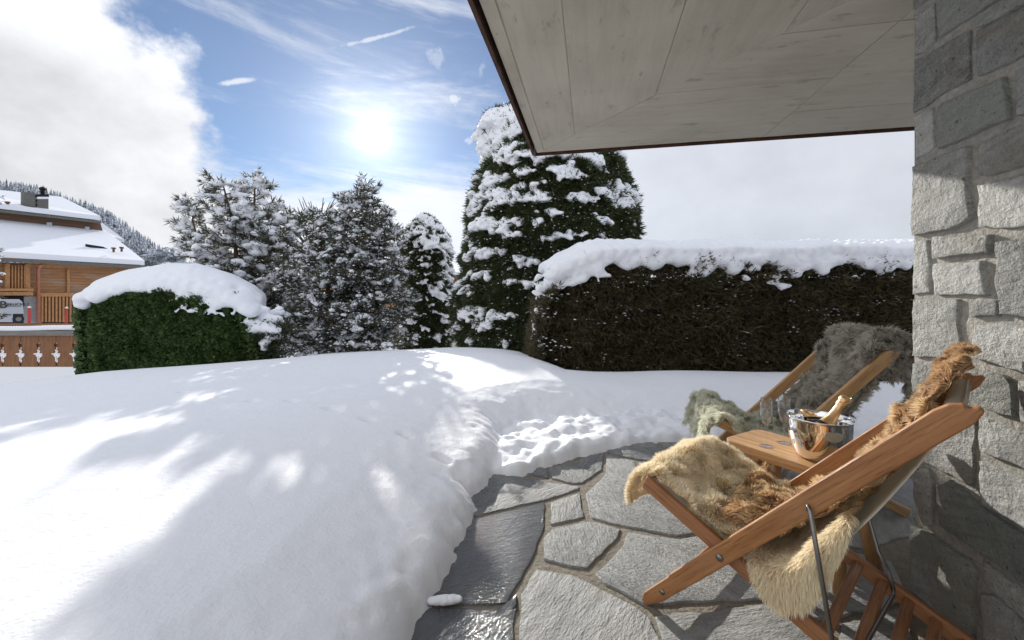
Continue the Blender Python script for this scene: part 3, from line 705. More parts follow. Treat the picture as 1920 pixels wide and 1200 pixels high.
# ------------------------------------------------------------------ foliage builders
def patch_grid(n_, fn_): pass
def column_tree(name, label, cx, cy, zb, prof, count, L, mat, snow_n, vox, seed, cshift=None, band=2.2, k=4, cat='tree', snow_bias=0.0, wd=.028, side=0.0):
    """clipped conifer: dark inner body, leafy shell, trunk, lumps of snow lying on the sprays"""
    t = empty(name, (cx, cy, zb)); tag(t, label, cat)
    zs_, rs_ = zip(*prof)
    def rad(z): return np.interp(z, zs_, rs_)
    def cen(z): return cx + (np.interp(z, *zip(*cshift)) if cshift else 0)
    A = np.trapz(rs_, zs_) * 2 * PI
    z = rng.uniform(zs_[0], zs_[-1], count * 2); r0 = rad(z); keep_ = rng.uniform(0, max(rs_), len(z)) < r0 + .15; z = z[keep_][:count]; n_ = len(z); r0 = rad(z)
    th = rng.uniform(0, 2 * PI, n_)
    dirs = np.stack([np.cos(th), np.sin(th), np.zeros(n_)], 1)
    surf = np.stack([cen(z) + r0 * dirs[:, 0], cy + r0 * dirs[:, 1], z], 1)
    lump = fnoise(surf, 1.6, seed) * .16 + fnoise(surf, 4.5, seed + 9) * .12
    rr = r0 + lump - np.abs(rng.normal(0, .07, n_))
    P = np.stack([cen(z) + rr * dirs[:, 0], cy + rr * dirs[:, 1], z], 1)
    sl = np.gradient(np.array(rs_), np.array(zs_)); slope = np.interp(z, zs_, sl)
    N = dirs.copy(); N[:, 2] = np.clip(-slope, -.3, 2.5); N /= np.linalg.norm(N, axis=1, keepdims=True)
    V, Fc, q = sprays(P, N, L, k, wd, .55, .25)
    mkn('foliage', V, Fc, mat, t, world=True, attrs={'rnd': q})
    # solid inner body added to block light through the foliage
    m_, nn = 28, 30; zz_ = np.linspace(zs_[0], zs_[-1], m_); VV = []
    for a in zz_:
        for b_ in range(nn):
            th_ = 2 * PI * b_ / nn; r_ = max(.02, rad(a) * .90 - .10); r_ *= 1 + .06 * mnoise.noise(Vector((math.cos(th_) * 3, math.sin(th_) * 3, a * 2 + seed)))
            VV.append((cen(a) + r_ * math.cos(th_), cy + r_ * math.sin(th_), min(a, zs_[-1] - .1)))
    FF = [(i * nn + j, i * nn + (j + 1) % nn, (i + 1) * nn + (j + 1) % nn, (i + 1) * nn + j) for i in range(m_ - 1) for j in range(nn)] + [tuple((m_ - 1) * nn + j for j in range(nn))]
    mk('inner_occluder', VV, FF, M['yew_dark'], t, True, True)
    tube('trunk', [(cx, cy, zb - .3), (cx, cy, zs_[0] + .4), (cx, cy, zs_[-1] * .7)], [.16, .14, .04], M['bark'], t, world=True)
    # snow: sits where the shell bulges, in ragged tiers
    zc = rng.uniform(zs_[0] + .1, zs_[-1], snow_n * 8); thc = rng.uniform(0, 2 * PI, len(zc)); rc = rad(zc)
    Ps = np.stack([cen(zc) + rc * np.cos(thc), cy + rc * np.sin(thc), zc], 1)
    tier = fnoise(Ps * np.array([1, 1, 3.0]), band * .42, seed + 3) + .35 * fnoise(Ps, 5, seed + 5)
    hfrac = (zc - zs_[0]) / (zs_[-1] - zs_[0]); slp = np.interp(zc, zs_, sl)
    score = tier + .55 * np.clip(-slp, 0, 1) + .25 * hfrac - .1 + snow_bias + side * -np.cos(thc) + rng.normal(0, .07, len(zc))
    cand = np.where(score > np.quantile(score, .55))[0]; sel = rng.choice(cand, snow_n, replace=False); Ps = Ps[sel]; thc = thc[sel]; sc_ = np.clip(score[sel], 0, 1)
    lp = fnoise(Ps, 1.6, seed) * .16 + fnoise(Ps, 4.5, seed + 9) * .12
    outw = np.stack([np.cos(thc), np.sin(thc), np.zeros(len(thc))], 1)
    Ps = Ps + outw * (lp + rng.uniform(-.05, .05, len(lp)))[:, None]
    s = rng.uniform(.025, .06, len(Ps)) + .055 * sc_ ** 1.5
    S = np.stack([s * rng.uniform(.9, 1.6, len(s)), s * rng.uniform(.9, 1.6, len(s)), s * .62], 1)
    P2 = [Ps]; S2 = [S]
    P2.append(Ps + outw * (s * .9)[:, None] - np.array([0, 0, 1]) * (s * .55)[:, None]); S2.append(S * .62)
    remesh_snow('snow_cap', np.concatenate(P2), np.concatenate(S2), vox, M['snow_clump'], t, 2)
    # crumbs of snow caught between the sprays
    cr = rng.choice(len(P), min(len(P), int(snow_n * 1.1))); Pc = P[cr] + N[cr] * .05
    Vc, Fcc = lumps(Pc, rng.uniform(.008, .022, (len(Pc), 1)) * np.array([1.3, 1.3, .8]), True); mkn('snow_crumbs', Vc, Fcc, M['snow_clump'], t, True, True).__setitem__('kind', 'stuff')
    return t

# ------------------------------------------------------------------ right hedge
HX0, HX1, HY0, HY1, HZ0, HZ1 = .34, 8.2, 5.5, 6.75, -.35, 1.52
hg = empty('yew_hedge', ((HX0 + HX1) / 2, 6.1, HZ0)); tag(hg, 'long clipped dark hedge with a thick snow cap, behind the fur-covered far chair', 'hedge')
def hedge_surface(n_):
    per = [('f', HX1 - HX0), ('l', 1.3), ('t', (HX1 - HX0) * .7)]; P = []; N = []
    for kd_, wgt in per:
        c = int(n_ * wgt / sum(w for _, w in per))
        if kd_ == 'f':
            x = rng.uniform(HX0 + .0, HX1, c); z = rng.uniform(HZ0, HZ1 + .1, c); y = np.full(c, HY0); nn = np.tile([0, -1, .15], (c, 1))
        elif kd_ == 'l':
            y = rng.uniform(HY0, HY1, c); z = rng.uniform(HZ0, HZ1, c); x = np.full(c, HX0); nn = np.tile([-1, 0, .15], (c, 1))
        else:
            x = rng.uniform(HX0, HX1, c); y = rng.uniform(HY0, HY1, c); z = np.full(c, HZ1 + .05); nn = np.tile([0, 0, 1], (c, 1))
        P.append(np.stack([x, y, z], 1)); N.append(nn)
    return np.concatenate(P), np.concatenate(N).astype(float)
P, N = hedge_surface(26000)
# round the left end: upper corner slopes in, front-left corner curves back
cxl = np.clip((HX0 + .75 - P[:, 0]) / .75, 0, 1)
P[:, 2] -= np.where(P[:, 2] > .5, (P[:, 2] - .5) / 1.1 * cxl ** 2 * .55, 0)
P[:, 1] += np.where(N[:, 1] < -.5, cxl ** 2 * .35, 0)
P[:, 0] += np.clip((P[:, 2] - .6), 0, 2) * .12 * cxl
P += N * (fnoise(P, 1.3, 2) * .14 + fnoise(P * np.array([1, 1, 2.5]), 3.2, 5) * .09 - np.abs(rng.normal(0, .05, len(P))))[:, None]
V, Fc, q = sprays(P, N * .8 + np.array([.0, 0, .05]), .12, 5, .02, .75, .18)
mkn('foliage', V, Fc, M['yew_dark'], hg, world=True, attrs={'rnd': q})
Vt, Ft = [], []
sel = rng.choice(len(P), 1500)
for i in sel:
    if N[i][1] > -.5 or P[i][2] > 1.2: continue
    a = Vector(P[i]) + Vector((0, .06, 0)); dv = Vector((random.uniform(-1, 1), random.uniform(-.5, -.1), random.uniform(-.25, .35))).normalized(); L_ = random.uniform(.12, .38)
    v, f = tube_vf([a, a + dv * L_ * .5 + Vector((0, 0, -.01)), a + dv * L_ + Vector((0, 0, .02))], [.005, .004, .002], 3, False); Ft += [tuple(k + len(Vt) for k in qq) for qq in f]; Vt += v
mk('twigs', Vt, Ft, M['twig'], hg, world=True)['kind'] = 'stuff'
box('inner_occluder', (HX0 + .45, HY0 + .28, HZ0 - .2), (HX1, HY1 - .1, HZ1 - .15), M['yew_dark'], hg, world=True)  # solid block added inside the hedge to stop light passing through
box('inner_occluder', (HX0 + .2, HY0 + .4, HZ0 - .2), (HX0 + .5, HY1 - .1, .9), M['yew_dark'], hg, world=True)
P = []; S = []
for x in np.arange(HX0 + .25, HX1, .11):
    ed = max(0, 1 - (x - HX0) / .9)
    for y in np.arange(HY0 + .02, HY1, .12):
        zt = HZ1 + .165 - .46 * ed ** 1.6 + .05 * mnoise.noise(Vector((x * 1.1, y, 3))) + .03 * mnoise.noise(Vector((x * 3, y * 3, 3)))
        fr = (y - HY0) / (HY1 - HY0); zt += .13 * math.sin(min(1, fr * 2.2) * PI / 2) + (0.06 if 5 < x < 6 else 0) * 0
        r_ = .15 + .04 * mnoise.noise(Vector((x * 2, y * 2, 9)))
        P.append((x + random.uniform(-.04, .04), y + random.uniform(-.04, .04), zt)); S.append((r_, r_, r_ * .85))
for i in range(1700):   # ragged front lip
    x = random.uniform(HX0 + .02, HX1); ed = max(0, 1 - (x - HX0) / .9); dn = mnoise.noise(Vector((x * 1.7, 0, 4))) * .5 + mnoise.noise(Vector((x * 5, 0, 8))) * .5
    low = .05 + .34 * max(0, dn + .2); z_ = HZ1 + .10 - .42 * ed ** 1.6 - random.uniform(0, 1) * low
    s = random.uniform(.022, .065); P.append((x, HY0 - .05 + .35 * ed ** 2 * .8 + random.uniform(-.03, .05), z_)); S.append((s * 1.2, s, s))
for (px, py, w_) in ((1095, 505, .35), (1125, 515, .16), (1415, 505, .10), (1400, 522, .09), (1455, 520, .10), (1445, 530, .09), (1475, 535, .12), (1490, 500, .12), (1460, 490, .10), (1300, 510, .07), (1040, 510, .30), (1025, 530, .2), (1015, 550, .14)):
    for j in range(9): c = D(px + random.gauss(0, 1) * w_ * 60, py + random.gauss(0, 1) * w_ * 25, HY0 - .06 if px > 1060 else HY0 + .05); s = random.uniform(.02, .05); P.append(tuple(c)); S.append((s * 1.3, s, s * .8))
for i in range(520):  # snow clinging to the rounded left end
    z_ = random.uniform(-.2, 1.4); y_ = random.uniform(HY0 + .1, HY1); k_ = mnoise.noise(Vector((z_ * 2.4, y_, 1)))
    if k_ < -.05: continue
    s = random.uniform(.02, .06); P.append((HX0 - .02 + .12 * max(0, z_ - .6) + random.uniform(-.03, .08) + .28 * max(0, z_ - .95), y_, z_)); S.append((s, s * 1.3, s * .9))
remesh_snow('snow_cap', P, S, .022, M['snow_clump'], hg, 4)
Ph, Nh = hedge_surface(5200); sel = Nh[:, 1] < -.5; Ph = Ph[sel]; Nh = Nh[sel]
clus = fnoise(Ph * np.array([1, 1, 2.2]), 2.2, 14) + .4 * fnoise(Ph, 7, 18); Ph = Ph[clus > .12]; Nh = Nh[clus > .12]
Ph = Ph + Nh * (fnoise(Ph, 1.3, 2) * .14)[:, None] + np.array([0, .0, 0])
Vc, Fcc = lumps(Ph, rng.uniform(.004, .014, (len(Ph), 1)) * np.array([2.2, 1.2, .8]), True); tag(mkn('snow_crumbs', Vc, Fcc, M['snow_clump'], hg, True, True), kind='stuff')

# ------------------------------------------------------------------ tall clipped conifers
column_tree('conifer_tree', 'huge rounded dark conifer carrying tiers of snow, behind the left end of the long hedge', .84, 9.65, -.25,
            [(-.3, 1.85), (.2, 2.03), (.9, 2.08), (1.6, 2.0), (2.5, 1.9), (3.3, 1.76), (3.9, 1.6), (4.5, 1.32), (4.85, 1.1), (5.12, .75), (5.3, .28)], 30000, .17, M['thuja'], 7000, .03, 4, band=3.6, cshift=[(-1, 0), (2, 0), (3.3, .1), (4.2, .08), (4.7, -.2), (5.3, -.85)], side=.12)
column_tree('conifer_tree', 'slim snow-dusted columnar conifer left of the gap with the white house', -2.73, 13.2, -.9,
            [(-.9, .66), (0, .72), (1.1, .78), (2.2, .74), (2.9, .6), (3.3, .42), (3.6, .12)], 14000, .15, M['thuja'], 1500, .03, 21, side=-.25, band=5)

# ------------------------------------------------------------------ snow laden pines
def pine(name, label, base, stems, nb, tuft_L, seed, spread, dens, snow_s, cat='tree', mat='pine', zlow=.3, kk=20, droopy=0.0, frost=0):
    rnd = random.Random(seed); t = empty(name, base); tag(t, label, cat)
    Vb, Fb = [], []; TP = []; TN = []; SP = []; SS = []
    def add(pts_, rads):
        v, f = tube_vf(pts_, rads, 5, False); Fb.extend(tuple(k + len(Vb) for k in q_) for q_ in f); Vb.extend(v)
    for si, (pts_, r0) in enumerate(stems):
        pts_ = [Vector(p) for p in pts_]
        tube('trunk', pts_, [r0 * (1 - .8 * i / (len(pts_) - 1)) for i in range(len(pts_))], M['bark'], t, 7, True, True)
        Ls = [0]
        for a, b_ in zip(pts_[:-1], pts_[1:]): Ls.append(Ls[-1] + (b_ - a).length)
        for bi in range(nb[si]):
            f = zlow + (1 - zlow) * (bi + rnd.random() * .8) / nb[si]; s = f * Ls[-1]
            for i in range(len(pts_) - 1):
                if Ls[i + 1] >= s or i == len(pts_) - 2: p = pts_[i].lerp(pts_[i + 1], min(1, (s - Ls[i]) / (Ls[i + 1] - Ls[i]))); break
            a = rnd.uniform(0, 2 * PI); sp_ = spread[si]; ln = (sp_[0] + (sp_[1] - sp_[0]) * f) * rnd.uniform(.6, 1.15)
            el_ = rnd.uniform(-.15, .45) - droopy * (1 - f) + .5 * max(0, f - .8)
            dv = Vector((math.cos(a), math.sin(a), el_)).normalized(); q1 = p + dv * ln * .5 + Vector((0, 0, -.05 * ln)); q2 = p + dv * ln + Vector((0, 0, .06 * ln))
            add([p, q1, q2], [.022 * (1 - f * .5), .014, .006])
            nt = max(2, int(ln * dens))
            for ti in range(nt):
                u = .28 + .72 * (ti + rnd.random() * .5) / nt; c = p.lerp(q1, u * 2) if u < .5 else q1.lerp(q2, u * 2 - 1)
                side_ = dv.cross(Vector((0, 0, 1))) * rnd.uniform(-1, 1) * ln * .30 * (1.15 - abs(u - .6)); c2 = c + side_ + Vector((0, 0, rnd.uniform(-.03, .05)))
                add([c, c2], [.006, .004]); TP.append(tuple(c2)); dn = (dv * .7 + side_.normalized() * .6 + Vector((0, 0, .25))).normalized(); TN.append(tuple(dn))
                if rnd.random() < .66 + .55 * mnoise.noise(Vector((c2.x * 1.8 + seed, c2.y * 1.8, c2.z * 2.4))):
                    s = snow_s * rnd.uniform(.45, 1.2); SP.append((c2.x + dn.x * .03, c2.y + dn.y * .03, c2.z + s * .45)); SS.append((s * rnd.uniform(.9, 1.5), s * rnd.uniform(.9, 1.5), s * .68))
                    if rnd.random() < .5: SP.append((c2.x + dn.x * .09, c2.y + dn.y * .09, c2.z)); SS.append((s * .8, s * .8, s * .5))
        e = pts_[-1]; TP.append(tuple(e)); TN.append((0, 0, 1)); SP.append(tuple(e + Vector((0, 0, .04)))); SS.append((snow_s, snow_s, snow_s * 1.1))
    mk('branches', Vb, Fb, M['bark'], t, True, True)['kind'] = 'stuff'
    V, Fc, q = sprays(TP, TN, tuft_L, kk, .024, .7, 0)
    mkn('needles', V, Fc, M[mat], t, world=True, attrs={'rnd': q})
    remesh_snow('snow_cap', SP, SS, .031, M['snow_clump'], t, 2)
    if frost:
        A = np.repeat(np.array(TP), frost, 0) + np.repeat(np.array(TN), frost, 0) * rng.uniform(0, tuft_L * .9, (len(TP) * frost, 1)) + rng.normal(0, .045, (len(TP) * frost, 3))
        Vq, Fq = lumps(A, rng.uniform(.008, .022, (len(A), 1)) * np.array([1.6, 1.6, .8]), True); mkn('snow_crumbs', Vq, Fq, M['snow_clump'], t, True, True)['kind'] = 'stuff'
    return t
def dp(*L): return [D(*p) for p in L]
pine('pine_tree', 'open snow-laden pine with three leaders, behind the round snow-capped bush', tuple(D(455, 660, 10.2)),
     [(dp((460, 680, 10.2), (470, 540, 10.2), (476, 430, 10.3), (478, 340, 10.3)), .085), (dp((440, 670, 10.0), (445, 540, 9.9), (440, 430, 9.9), (418, 345, 9.8)), .075), (dp((430, 660, 10.2), (400, 540, 10.2), (370, 450, 10.2), (356, 385, 10.2)), .055), (dp((520, 670, 10.2), (530, 560, 10.2), (534, 460, 10.2), (540, 402, 10.2)), .05)],
     [96, 86, 60, 52], .19, 5, [(1.95, .36), (1.9, .40), (1.3, .36), (1.4, .42)], 11, .105, zlow=.0, frost=2)
pine('pine_tree', 'broad bushy snow-dusted pine left of the slim columnar conifer', tuple(D(655, 655, 9.3)),
     [(dp((655, 670, 9.3), (655, 540, 9.3), (668, 440, 9.3), (676, 356, 9.3)), .09), (dp((640, 660, 9.2), (615, 540, 9.1), (604, 465, 9.1), (598, 400, 9.1)), .06), (dp((670, 660, 9.4), (705, 560, 9.5), (722, 460, 9.6), (722, 394, 9.6)), .06)],
     [150, 100, 105], .16, 17, [(1.65, .44), (1.5, .24), (1.55, .18)], 14, .068, zlow=.0, kk=14, droopy=.15, frost=3)
pine('mountain_pine', 'low snowy pine shrub between the round bush and the broad pine', tuple(D(500, 650, 8.2)),
     [(dp((500, 665, 8.2), (495, 620, 8.2), (498, 590, 8.2)), .04), (dp((515, 665, 8.3), (530, 625, 8.3), (540, 600, 8.3)), .04)], [16, 12], .13, 31, [(.5, .3), (.4, .2)], 9, .075, cat='shrub', zlow=.1)
pine('young_pine', 'small snowy pine cut off by the left edge of the photo', tuple(D(-20, 560, 14)),
     [(dp((-22, 640, 14), (-20, 500, 14), (-18, 370, 14)), .08)], [40], .15, 77, [(.45, .25)], 8, .07, zlow=.05)
# bare upright twigs behind the pines
bt = empty('bare_tree', tuple(D(585, 640, 12))); tag(bt, 'bare dark-twigged tree showing between the two pines', 'tree')
Vb, Fb = [], []; rnd = random.Random(4)
tube('trunk', dp((585, 660, 12), (586, 500, 12), (584, 440, 12)), [.08, .06, .045], M['bark'], bt, 6, True, True)
for i in range(46):
    a = D(584 + rnd.uniform(-14, 14), 440 + rnd.uniform(-30, 40), 12); e = a + Vector((rnd.uniform(-.7, .7), rnd.uniform(-.4, .4), rnd.uniform(.35, .85)))
    v, f = tube_vf([a, a.lerp(e, .5) + Vector((rnd.uniform(-.08, .08), 0, -.08)), e], [.024, .018, .008], 5, False); Fb.extend(tuple(k + len(Vb) for k in q_) for q_ in f); Vb.extend(v)
mk('branches', Vb, Fb, M['twig'], bt, True, True)['kind'] = 'stuff'

# ------------------------------------------------------------------ round snow-capped bush at the left
bu = empty('leafy_bush', (-5.6, 7.3, -.2)); tag(bu, 'boxy green ivy-leaved bush under a big dome of snow, at the left', 'bush')
BX0, BX1, BY0, BY1 = -7.12, -4.25, 6.85, 8.2
def bush_top(x):  # foliage top along x
    return np.interp(x, [-7.2, -6.9, -6.3, -5.4, -4.8, -4.4, -4.2], [.98, 1.12, 1.22, 1.22, 1.14, .98, .8])
n_ = 26000; x = rng.uniform(BX0, BX1, n_); z = rng.uniform(-.35, 1, n_) ; tz = bush_top(x); z = -.35 + (z + .35) / 1.35 * (tz + .35)
P = np.stack([x, np.full(n_, BY0), z], 1); N = np.tile([0., -1, .1], (n_, 1))
m_ = 7000; y = rng.uniform(BY0, BY1, m_); z = rng.uniform(-.35, .95, m_); P = np.concatenate([P, np.stack([np.full(m_, BX0), y, z], 1)]); N = np.concatenate([N, np.tile([-1., 0, .1], (m_, 1))])
z = rng.uniform(-.35, .8, m_); P = np.concatenate([P, np.stack([np.full(m_, BX1) - np.clip(z, 0, 1) * .25, y, z], 1)]); N = np.concatenate([N, np.tile([1., 0, .2], (m_, 1))])
x = rng.uniform(BX0, BX1, m_); P = np.concatenate([P, np.stack([x, y, bush_top(x) + .02], 1)]); N = np.concatenate([N, np.tile([0., 0, 1], (m_, 1))])
cl = np.clip((BX0 + .4 - P[:, 0]) / .4, 0, 1); cr_ = np.clip((P[:, 0] - BX1 + .5) / .5, 0, 1); P[:, 1] += np.where(N[:, 1] < -.5, .3 * (cl ** 2 + cr_ ** 2), 0)
P += N * (fnoise(P, 2.2, 8) * .12 + fnoise(P, 7, 3) * .06 - np.abs(rng.normal(0, .05, len(P))))[:, None]
P[:, 0] -= (P[:, 1] - BY0) * .5
V, Fc, q = sprays(P, N, .075, 2, .058, .8, -.1)
mkn('foliage', V, Fc, M['broadleaf'], bu, world=True, attrs={'rnd': q})
box('inner_occluder', (BX0 + .1, BY0 + .25, -.5), (BX1 - .65, BY1 - .3, .95), M['yew_dark'], bu, world=True)  # solid block added inside the bush to stop light passing through
P = []; S = []
for i in range(900):
    x = random.uniform(BX0 - .02, BX1 - .02); y = random.uniform(BY0 - .02, BY1)
    u = (x - BX0) / (BX1 - BX0); dome = np.interp(u, [0, .08, .2, .45, .62, .8, .92, 1], [1.16, 1.34, 1.46, 1.58, 1.58, 1.42, 1.24, 1.04]); v = (y - BY0) / (BY1 - BY0)
    zt = float(dome) - .26 * (1 - min(1, v * 2.4)) ** 2; lo = float(bush_top(x)); s = .15
    for zz_ in np.arange(lo + .02, zt, .12): P.append((x, y, zz_)); S.append((s, s, s * .8))
    P.append((x, y, zt)); S.append((s, s, s * .8))
for i in range(420):
    x = random.uniform(BX0, BX1 + .05); s = random.uniform(.03, .07); dn = mnoise.noise(Vector((x * 3, 3, 4))); cr_ = max(0, (x - BX1 + .5) / .5)
    P.append((x, BY0 - .05 + .3 * cr_ ** 2, float(bush_top(x)) + .08 - random.random() * (.05 + .2 * max(0, dn + .1)) - (.15 * random.random() if x > -5.4 else 0))); S.append((s * 1.2, s, s))
for i in range(60):
    x = random.uniform(-5.6, -4.3); s = random.uniform(.018, .04); P.append((x, BY0 - .04, float(bush_top(x)) - random.uniform(.1, .38))); S.append((s * 1.4, s, s))
P = [(p[0] - max(0, p[1] - BY0) * .5, p[1], p[2]) for p in P]
remesh_snow('snow_cap', P, S, .032, M['snow_clump'], bu, 4)
# snow piled on the low twigs right of the bush
P = []; S = []
sm_ = empty('low_shrub', tuple(D(505, 650, 7.1))); tag(sm_, 'low shrub weighed down by lumps of snow at the right foot of the leafy bush', 'shrub')
for i in range(110):
    c = D(random.gauss(492, 17), random.gauss(612, 17), random.uniform(6.9, 7.4)); s = random.uniform(.05, .12); P.append(tuple(c)); S.append((s * 1.3, s, s * .75))
remesh_snow('snow_cap', P, S, .03, M['snow_clump'], sm_, 2)
Pn = [tuple(D(random.gauss(495, 22), random.uniform(600, 685), random.uniform(6.9, 7.5))) for i in range(1500)]
V, Fc, q = sprays(Pn, np.tile([0, -.6, .3], (1500, 1)), .11, 4, .02, .8, .1); mkn('foliage', V, Fc, M['yew'], sm_, world=True, attrs={'rnd': q})

# ------------------------------------------------------------------ wooden fence
M['fence_wood'] = wood('fence_wood', (.16, .065, .025), (.33, .15, .06), (0, 0, 1), .6, .7)
M['grey_wood'] = wood('grey_wood', (.17, .15, .13), (.30, .27, .24), (1, 0, 0), .5, .8)
fe = empty('wooden_fence', tuple(D(80, 680, 13))); tag(fe, 'reddish board fence with fleur-shaped cut-outs under a snowy grey rail, far left', 'fence')
half = [(0.02, 0), (.02, .12), (.045, .2), (.02, .27), (.10, .34), (.12, .38), (.03, .40), (.02, .45), (.05, .49), (.02, .54), (.015, .58), (.06, .66), (.07, .72), (.02, .76), (.0, .80), (.0, 1)]
fz0, fz1 = -1.15, -.17; pitch = .56; x_ = -17.6 ; fh = fz1 - fz0
k = 0
xs = D(5, 650, 13).x
while xs + (k - 3) * pitch < -12.2:
    xl = xs + (k - 3) * pitch; xr = xl + pitch - .012
    P = [(xl + a, fz0 + b_ * fh) for a, b_ in half] + [(xr - a, fz0 + b_ * fh) for a, b_ in half[::-1]]
    n = len(P); V = [(a, 13.0, b_) for a, b_ in P] + [(a, 13.03, b_) for a, b_ in P]
    mk('board', V, [tuple(range(n)), tuple(range(2 * n - 1, n - 1, -1))] + [((i + 1) % n, i, n + i, n + (i + 1) % n) for i in range(n)], M['fence_wood'], fe, world=True)
    zb_ = fz0 + .40 * fh; S = []; P = []
    for dx in (-.10, -.05, 0, .05, .10): P.append((xl + dx, 12.99, zb_ + .015 + .02 * (dx == 0))); S.append((.045, .035, .03))
    for dz_ in (-.06, -.12, -.18): P.append((xl, 12.99, zb_ + dz_)); S.append((.026 + .1 * (dz_ == -.18) * 0, .03, .05))
    P += [(xl, 12.99, fz0 + .53 * fh)]; S += [(.035, .03, .03)]
    P.append((xl, 12.99, fz0 + .465 * fh)); S.append((.015, .02, .06)); remesh_snow('caught_snow', P, S, .012, M['snow_clump'], fe, 1); k += 1
box('back_rail', (-19.5, 13.05, -.55), (-12.3, 13.11, -.42), M['fence_wood'], fe, world=True)
box('back_rail', (-19.5, 13.05, -1.15), (-12.3, 13.11, -1.02), M['fence_wood'], fe, world=True)
box('top_rail', (-19.5, 12.93, -.168), (-12.2, 13.16, -.02), M['grey_wood'], fe, world=True, bev=.01)
P = []; S = []
for x in np.arange(-19.5, -12.2, .09): P.append((x, 13.05, .05 + .02 * math.sin(x * 1.7))); S.append((.12, .16, .10))
remesh_snow('snow_cap', P, S, .03, M['snow_clump'], fe, 3)

# ------------------------------------------------------------------ chalet at the far left
def C3(px, py, off=0):
    x0 = -36.9 + off * 1.03; p = (px - CX) / F; d = (x0 - .2436 * 30) / (p - .2436); return Vector((p * d, d, EYE + (HY - py) / F * d))
def prism(name, face, push, m, parent, bev=0):
    n = len(face); V = list(face) + [p + Vector(push) for p in face]
    return mk(name, V, [tuple(range(n)), tuple(range(2 * n - 1, n - 1, -1))] + [((i + 1) % n, i, n + i, n + (i + 1) % n) for i in range(n)], m, parent, world=True)
ch = empty('timber_chalet', tuple(C3(150, 605))); tag(ch, 'large timber chalet with snow-covered stepped roofs and slatted garage front, far left', 'chalet')
m, b = material('chalet_boards'); x, y, z, r = objco(); v = xyz(x * .6, y * .6, z * 9); g = nz(v, 1.6, 6, .65)
bd = (z * 4.2).f('FRACT'); c = mixc((g - .3) * 2, (.25, .11, .04), (.50, .27, .12)); c = mixc((nz(xyz(x * .4, y * .4, z * 1.5), 1.2, 3) - .5).sm(0, .15) * .5, c, (.36, .29, .22))
c = mixc(bd.sm(.0, .12) * -1 + 1, c, (.08, .04, .02)); link(c, b.inputs['Base Color']); b.inputs['Roughness'].default_value = .75; M['boards'] = m
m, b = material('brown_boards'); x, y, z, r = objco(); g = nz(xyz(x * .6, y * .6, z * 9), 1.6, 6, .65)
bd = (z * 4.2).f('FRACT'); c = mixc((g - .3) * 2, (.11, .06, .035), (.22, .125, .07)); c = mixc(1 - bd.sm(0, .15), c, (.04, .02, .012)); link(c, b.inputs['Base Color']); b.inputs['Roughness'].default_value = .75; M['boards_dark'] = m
M['larch'] = plain('larch', (.50, .25, .10), .7, 0, .3, 6); M['copper'] = plain('copper_pipe', (.50, .20, .11), .5, .3, .2, 5)
M['dark'] = plain('black_and_shade', (.012, .012, .014), .9); M['conc_grey'] = plain('grey_concrete', (.34, .34, .33), .85, 0, .2, 3)  # near-black for flues, and for shade painted behind openings and on the roof
M['window'] = plain('window_glass', (.5, .58, .68), .1, 0, .1, 2); M['slate_clad'] = plain('chimney_cladding', (.16, .16, .14), .8, 0, .3, 8)
back = Vector((-9, 2.2, 0)); zg = Vector((0, 0, 0))
prism('wall', [C3(-160, 620), C3(292, 620), C3(262, 500), C3(-160, 487)], back, M['boards'], ch)
def panel(name, a, b_, off, m, th=.15, parent=ch):
    (x0, y0), (x1, y1) = a, b_; return prism(name, [C3(x0, y1, off), C3(x1, y1, off), C3(x1, y0, off), C3(x0, y0, off)], Vector((-th, .24 * th, 0)), m, parent)
panel('garage_opening_shade', (-60, 553), (44, 606), .06, M['dark'], .05)  # near-black panel painted as the shade inside the open garage
panel('garage_wall', (45, 556), (78, 606), .12, M['conc_grey'])
panel('slat_backing', (78, 556), (170, 606), .05, M['dark'], .05)
for i in range(14): panel('slat', (78 + i * 6.6, 555.5), (81.6 + i * 6.6, 604), .22, M['larch'], .12)
panel('slat_backing', (20, 498), (50, 540), .05, M['dark'], .05)
for i in range(5): panel('slat', (22 + i * 5.8, 497), (25 + i * 5.8, 541), .22, M['larch'], .12)
panel('corner_post', (10, 494), (19, 541), .25, M['larch'], .2); panel('corner_post', (48, 495), (57, 541), .25, M['larch'], .2)
panel('beam', (126, 505), (131, 550), .15, M['larch'], .1); panel('beam', (75, 549), (172, 556), .28, M['larch'], .2); panel('beam', (57, 495), (262, 502), .2, M['larch'], .15)
panel('balcony_beam', (-30, 541), (63, 545.5), .7, M['larch'], .7); panel('balcony_beam', (-30, 547), (62, 554), .6, M['larch'], .6)
tube('downpipe', [C3(72, 606, .4), C3(72, 505, .4), C3(76, 496, .8)], .11, M['copper'], ch, 8, True, True)
prism('gutter', [C3(-160, 478, .95), C3(262, 503, .95), C3(262, 499, .95), C3(-160, 473, .95)], Vector((-.4, .1, 0)), M['copper'], ch)
prism('roof', [C3(-160, 476, 1.0), C3(272, 499, 1.0), C3(196, 440, -6.5), C3(-160, 404, -6.5)], Vector((0, 0, -.22)), M['slate_clad'], ch)
prism('roof_snow', [C3(-160, 474, .9), C3(271, 497, .9), C3(196, 438, -6.4), C3(-160, 402, -6.4)], Vector((0, 0, .42)), M['snow'], ch)
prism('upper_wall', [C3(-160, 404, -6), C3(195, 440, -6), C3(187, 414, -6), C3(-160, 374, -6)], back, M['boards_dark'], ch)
prism('upper_roof', [C3(-160, 375, -5.2), C3(190, 415, -5.2), C3(116, 379, -11), C3(-160, 350, -11)], Vector((0, 0, -.2)), M['slate_clad'], ch)
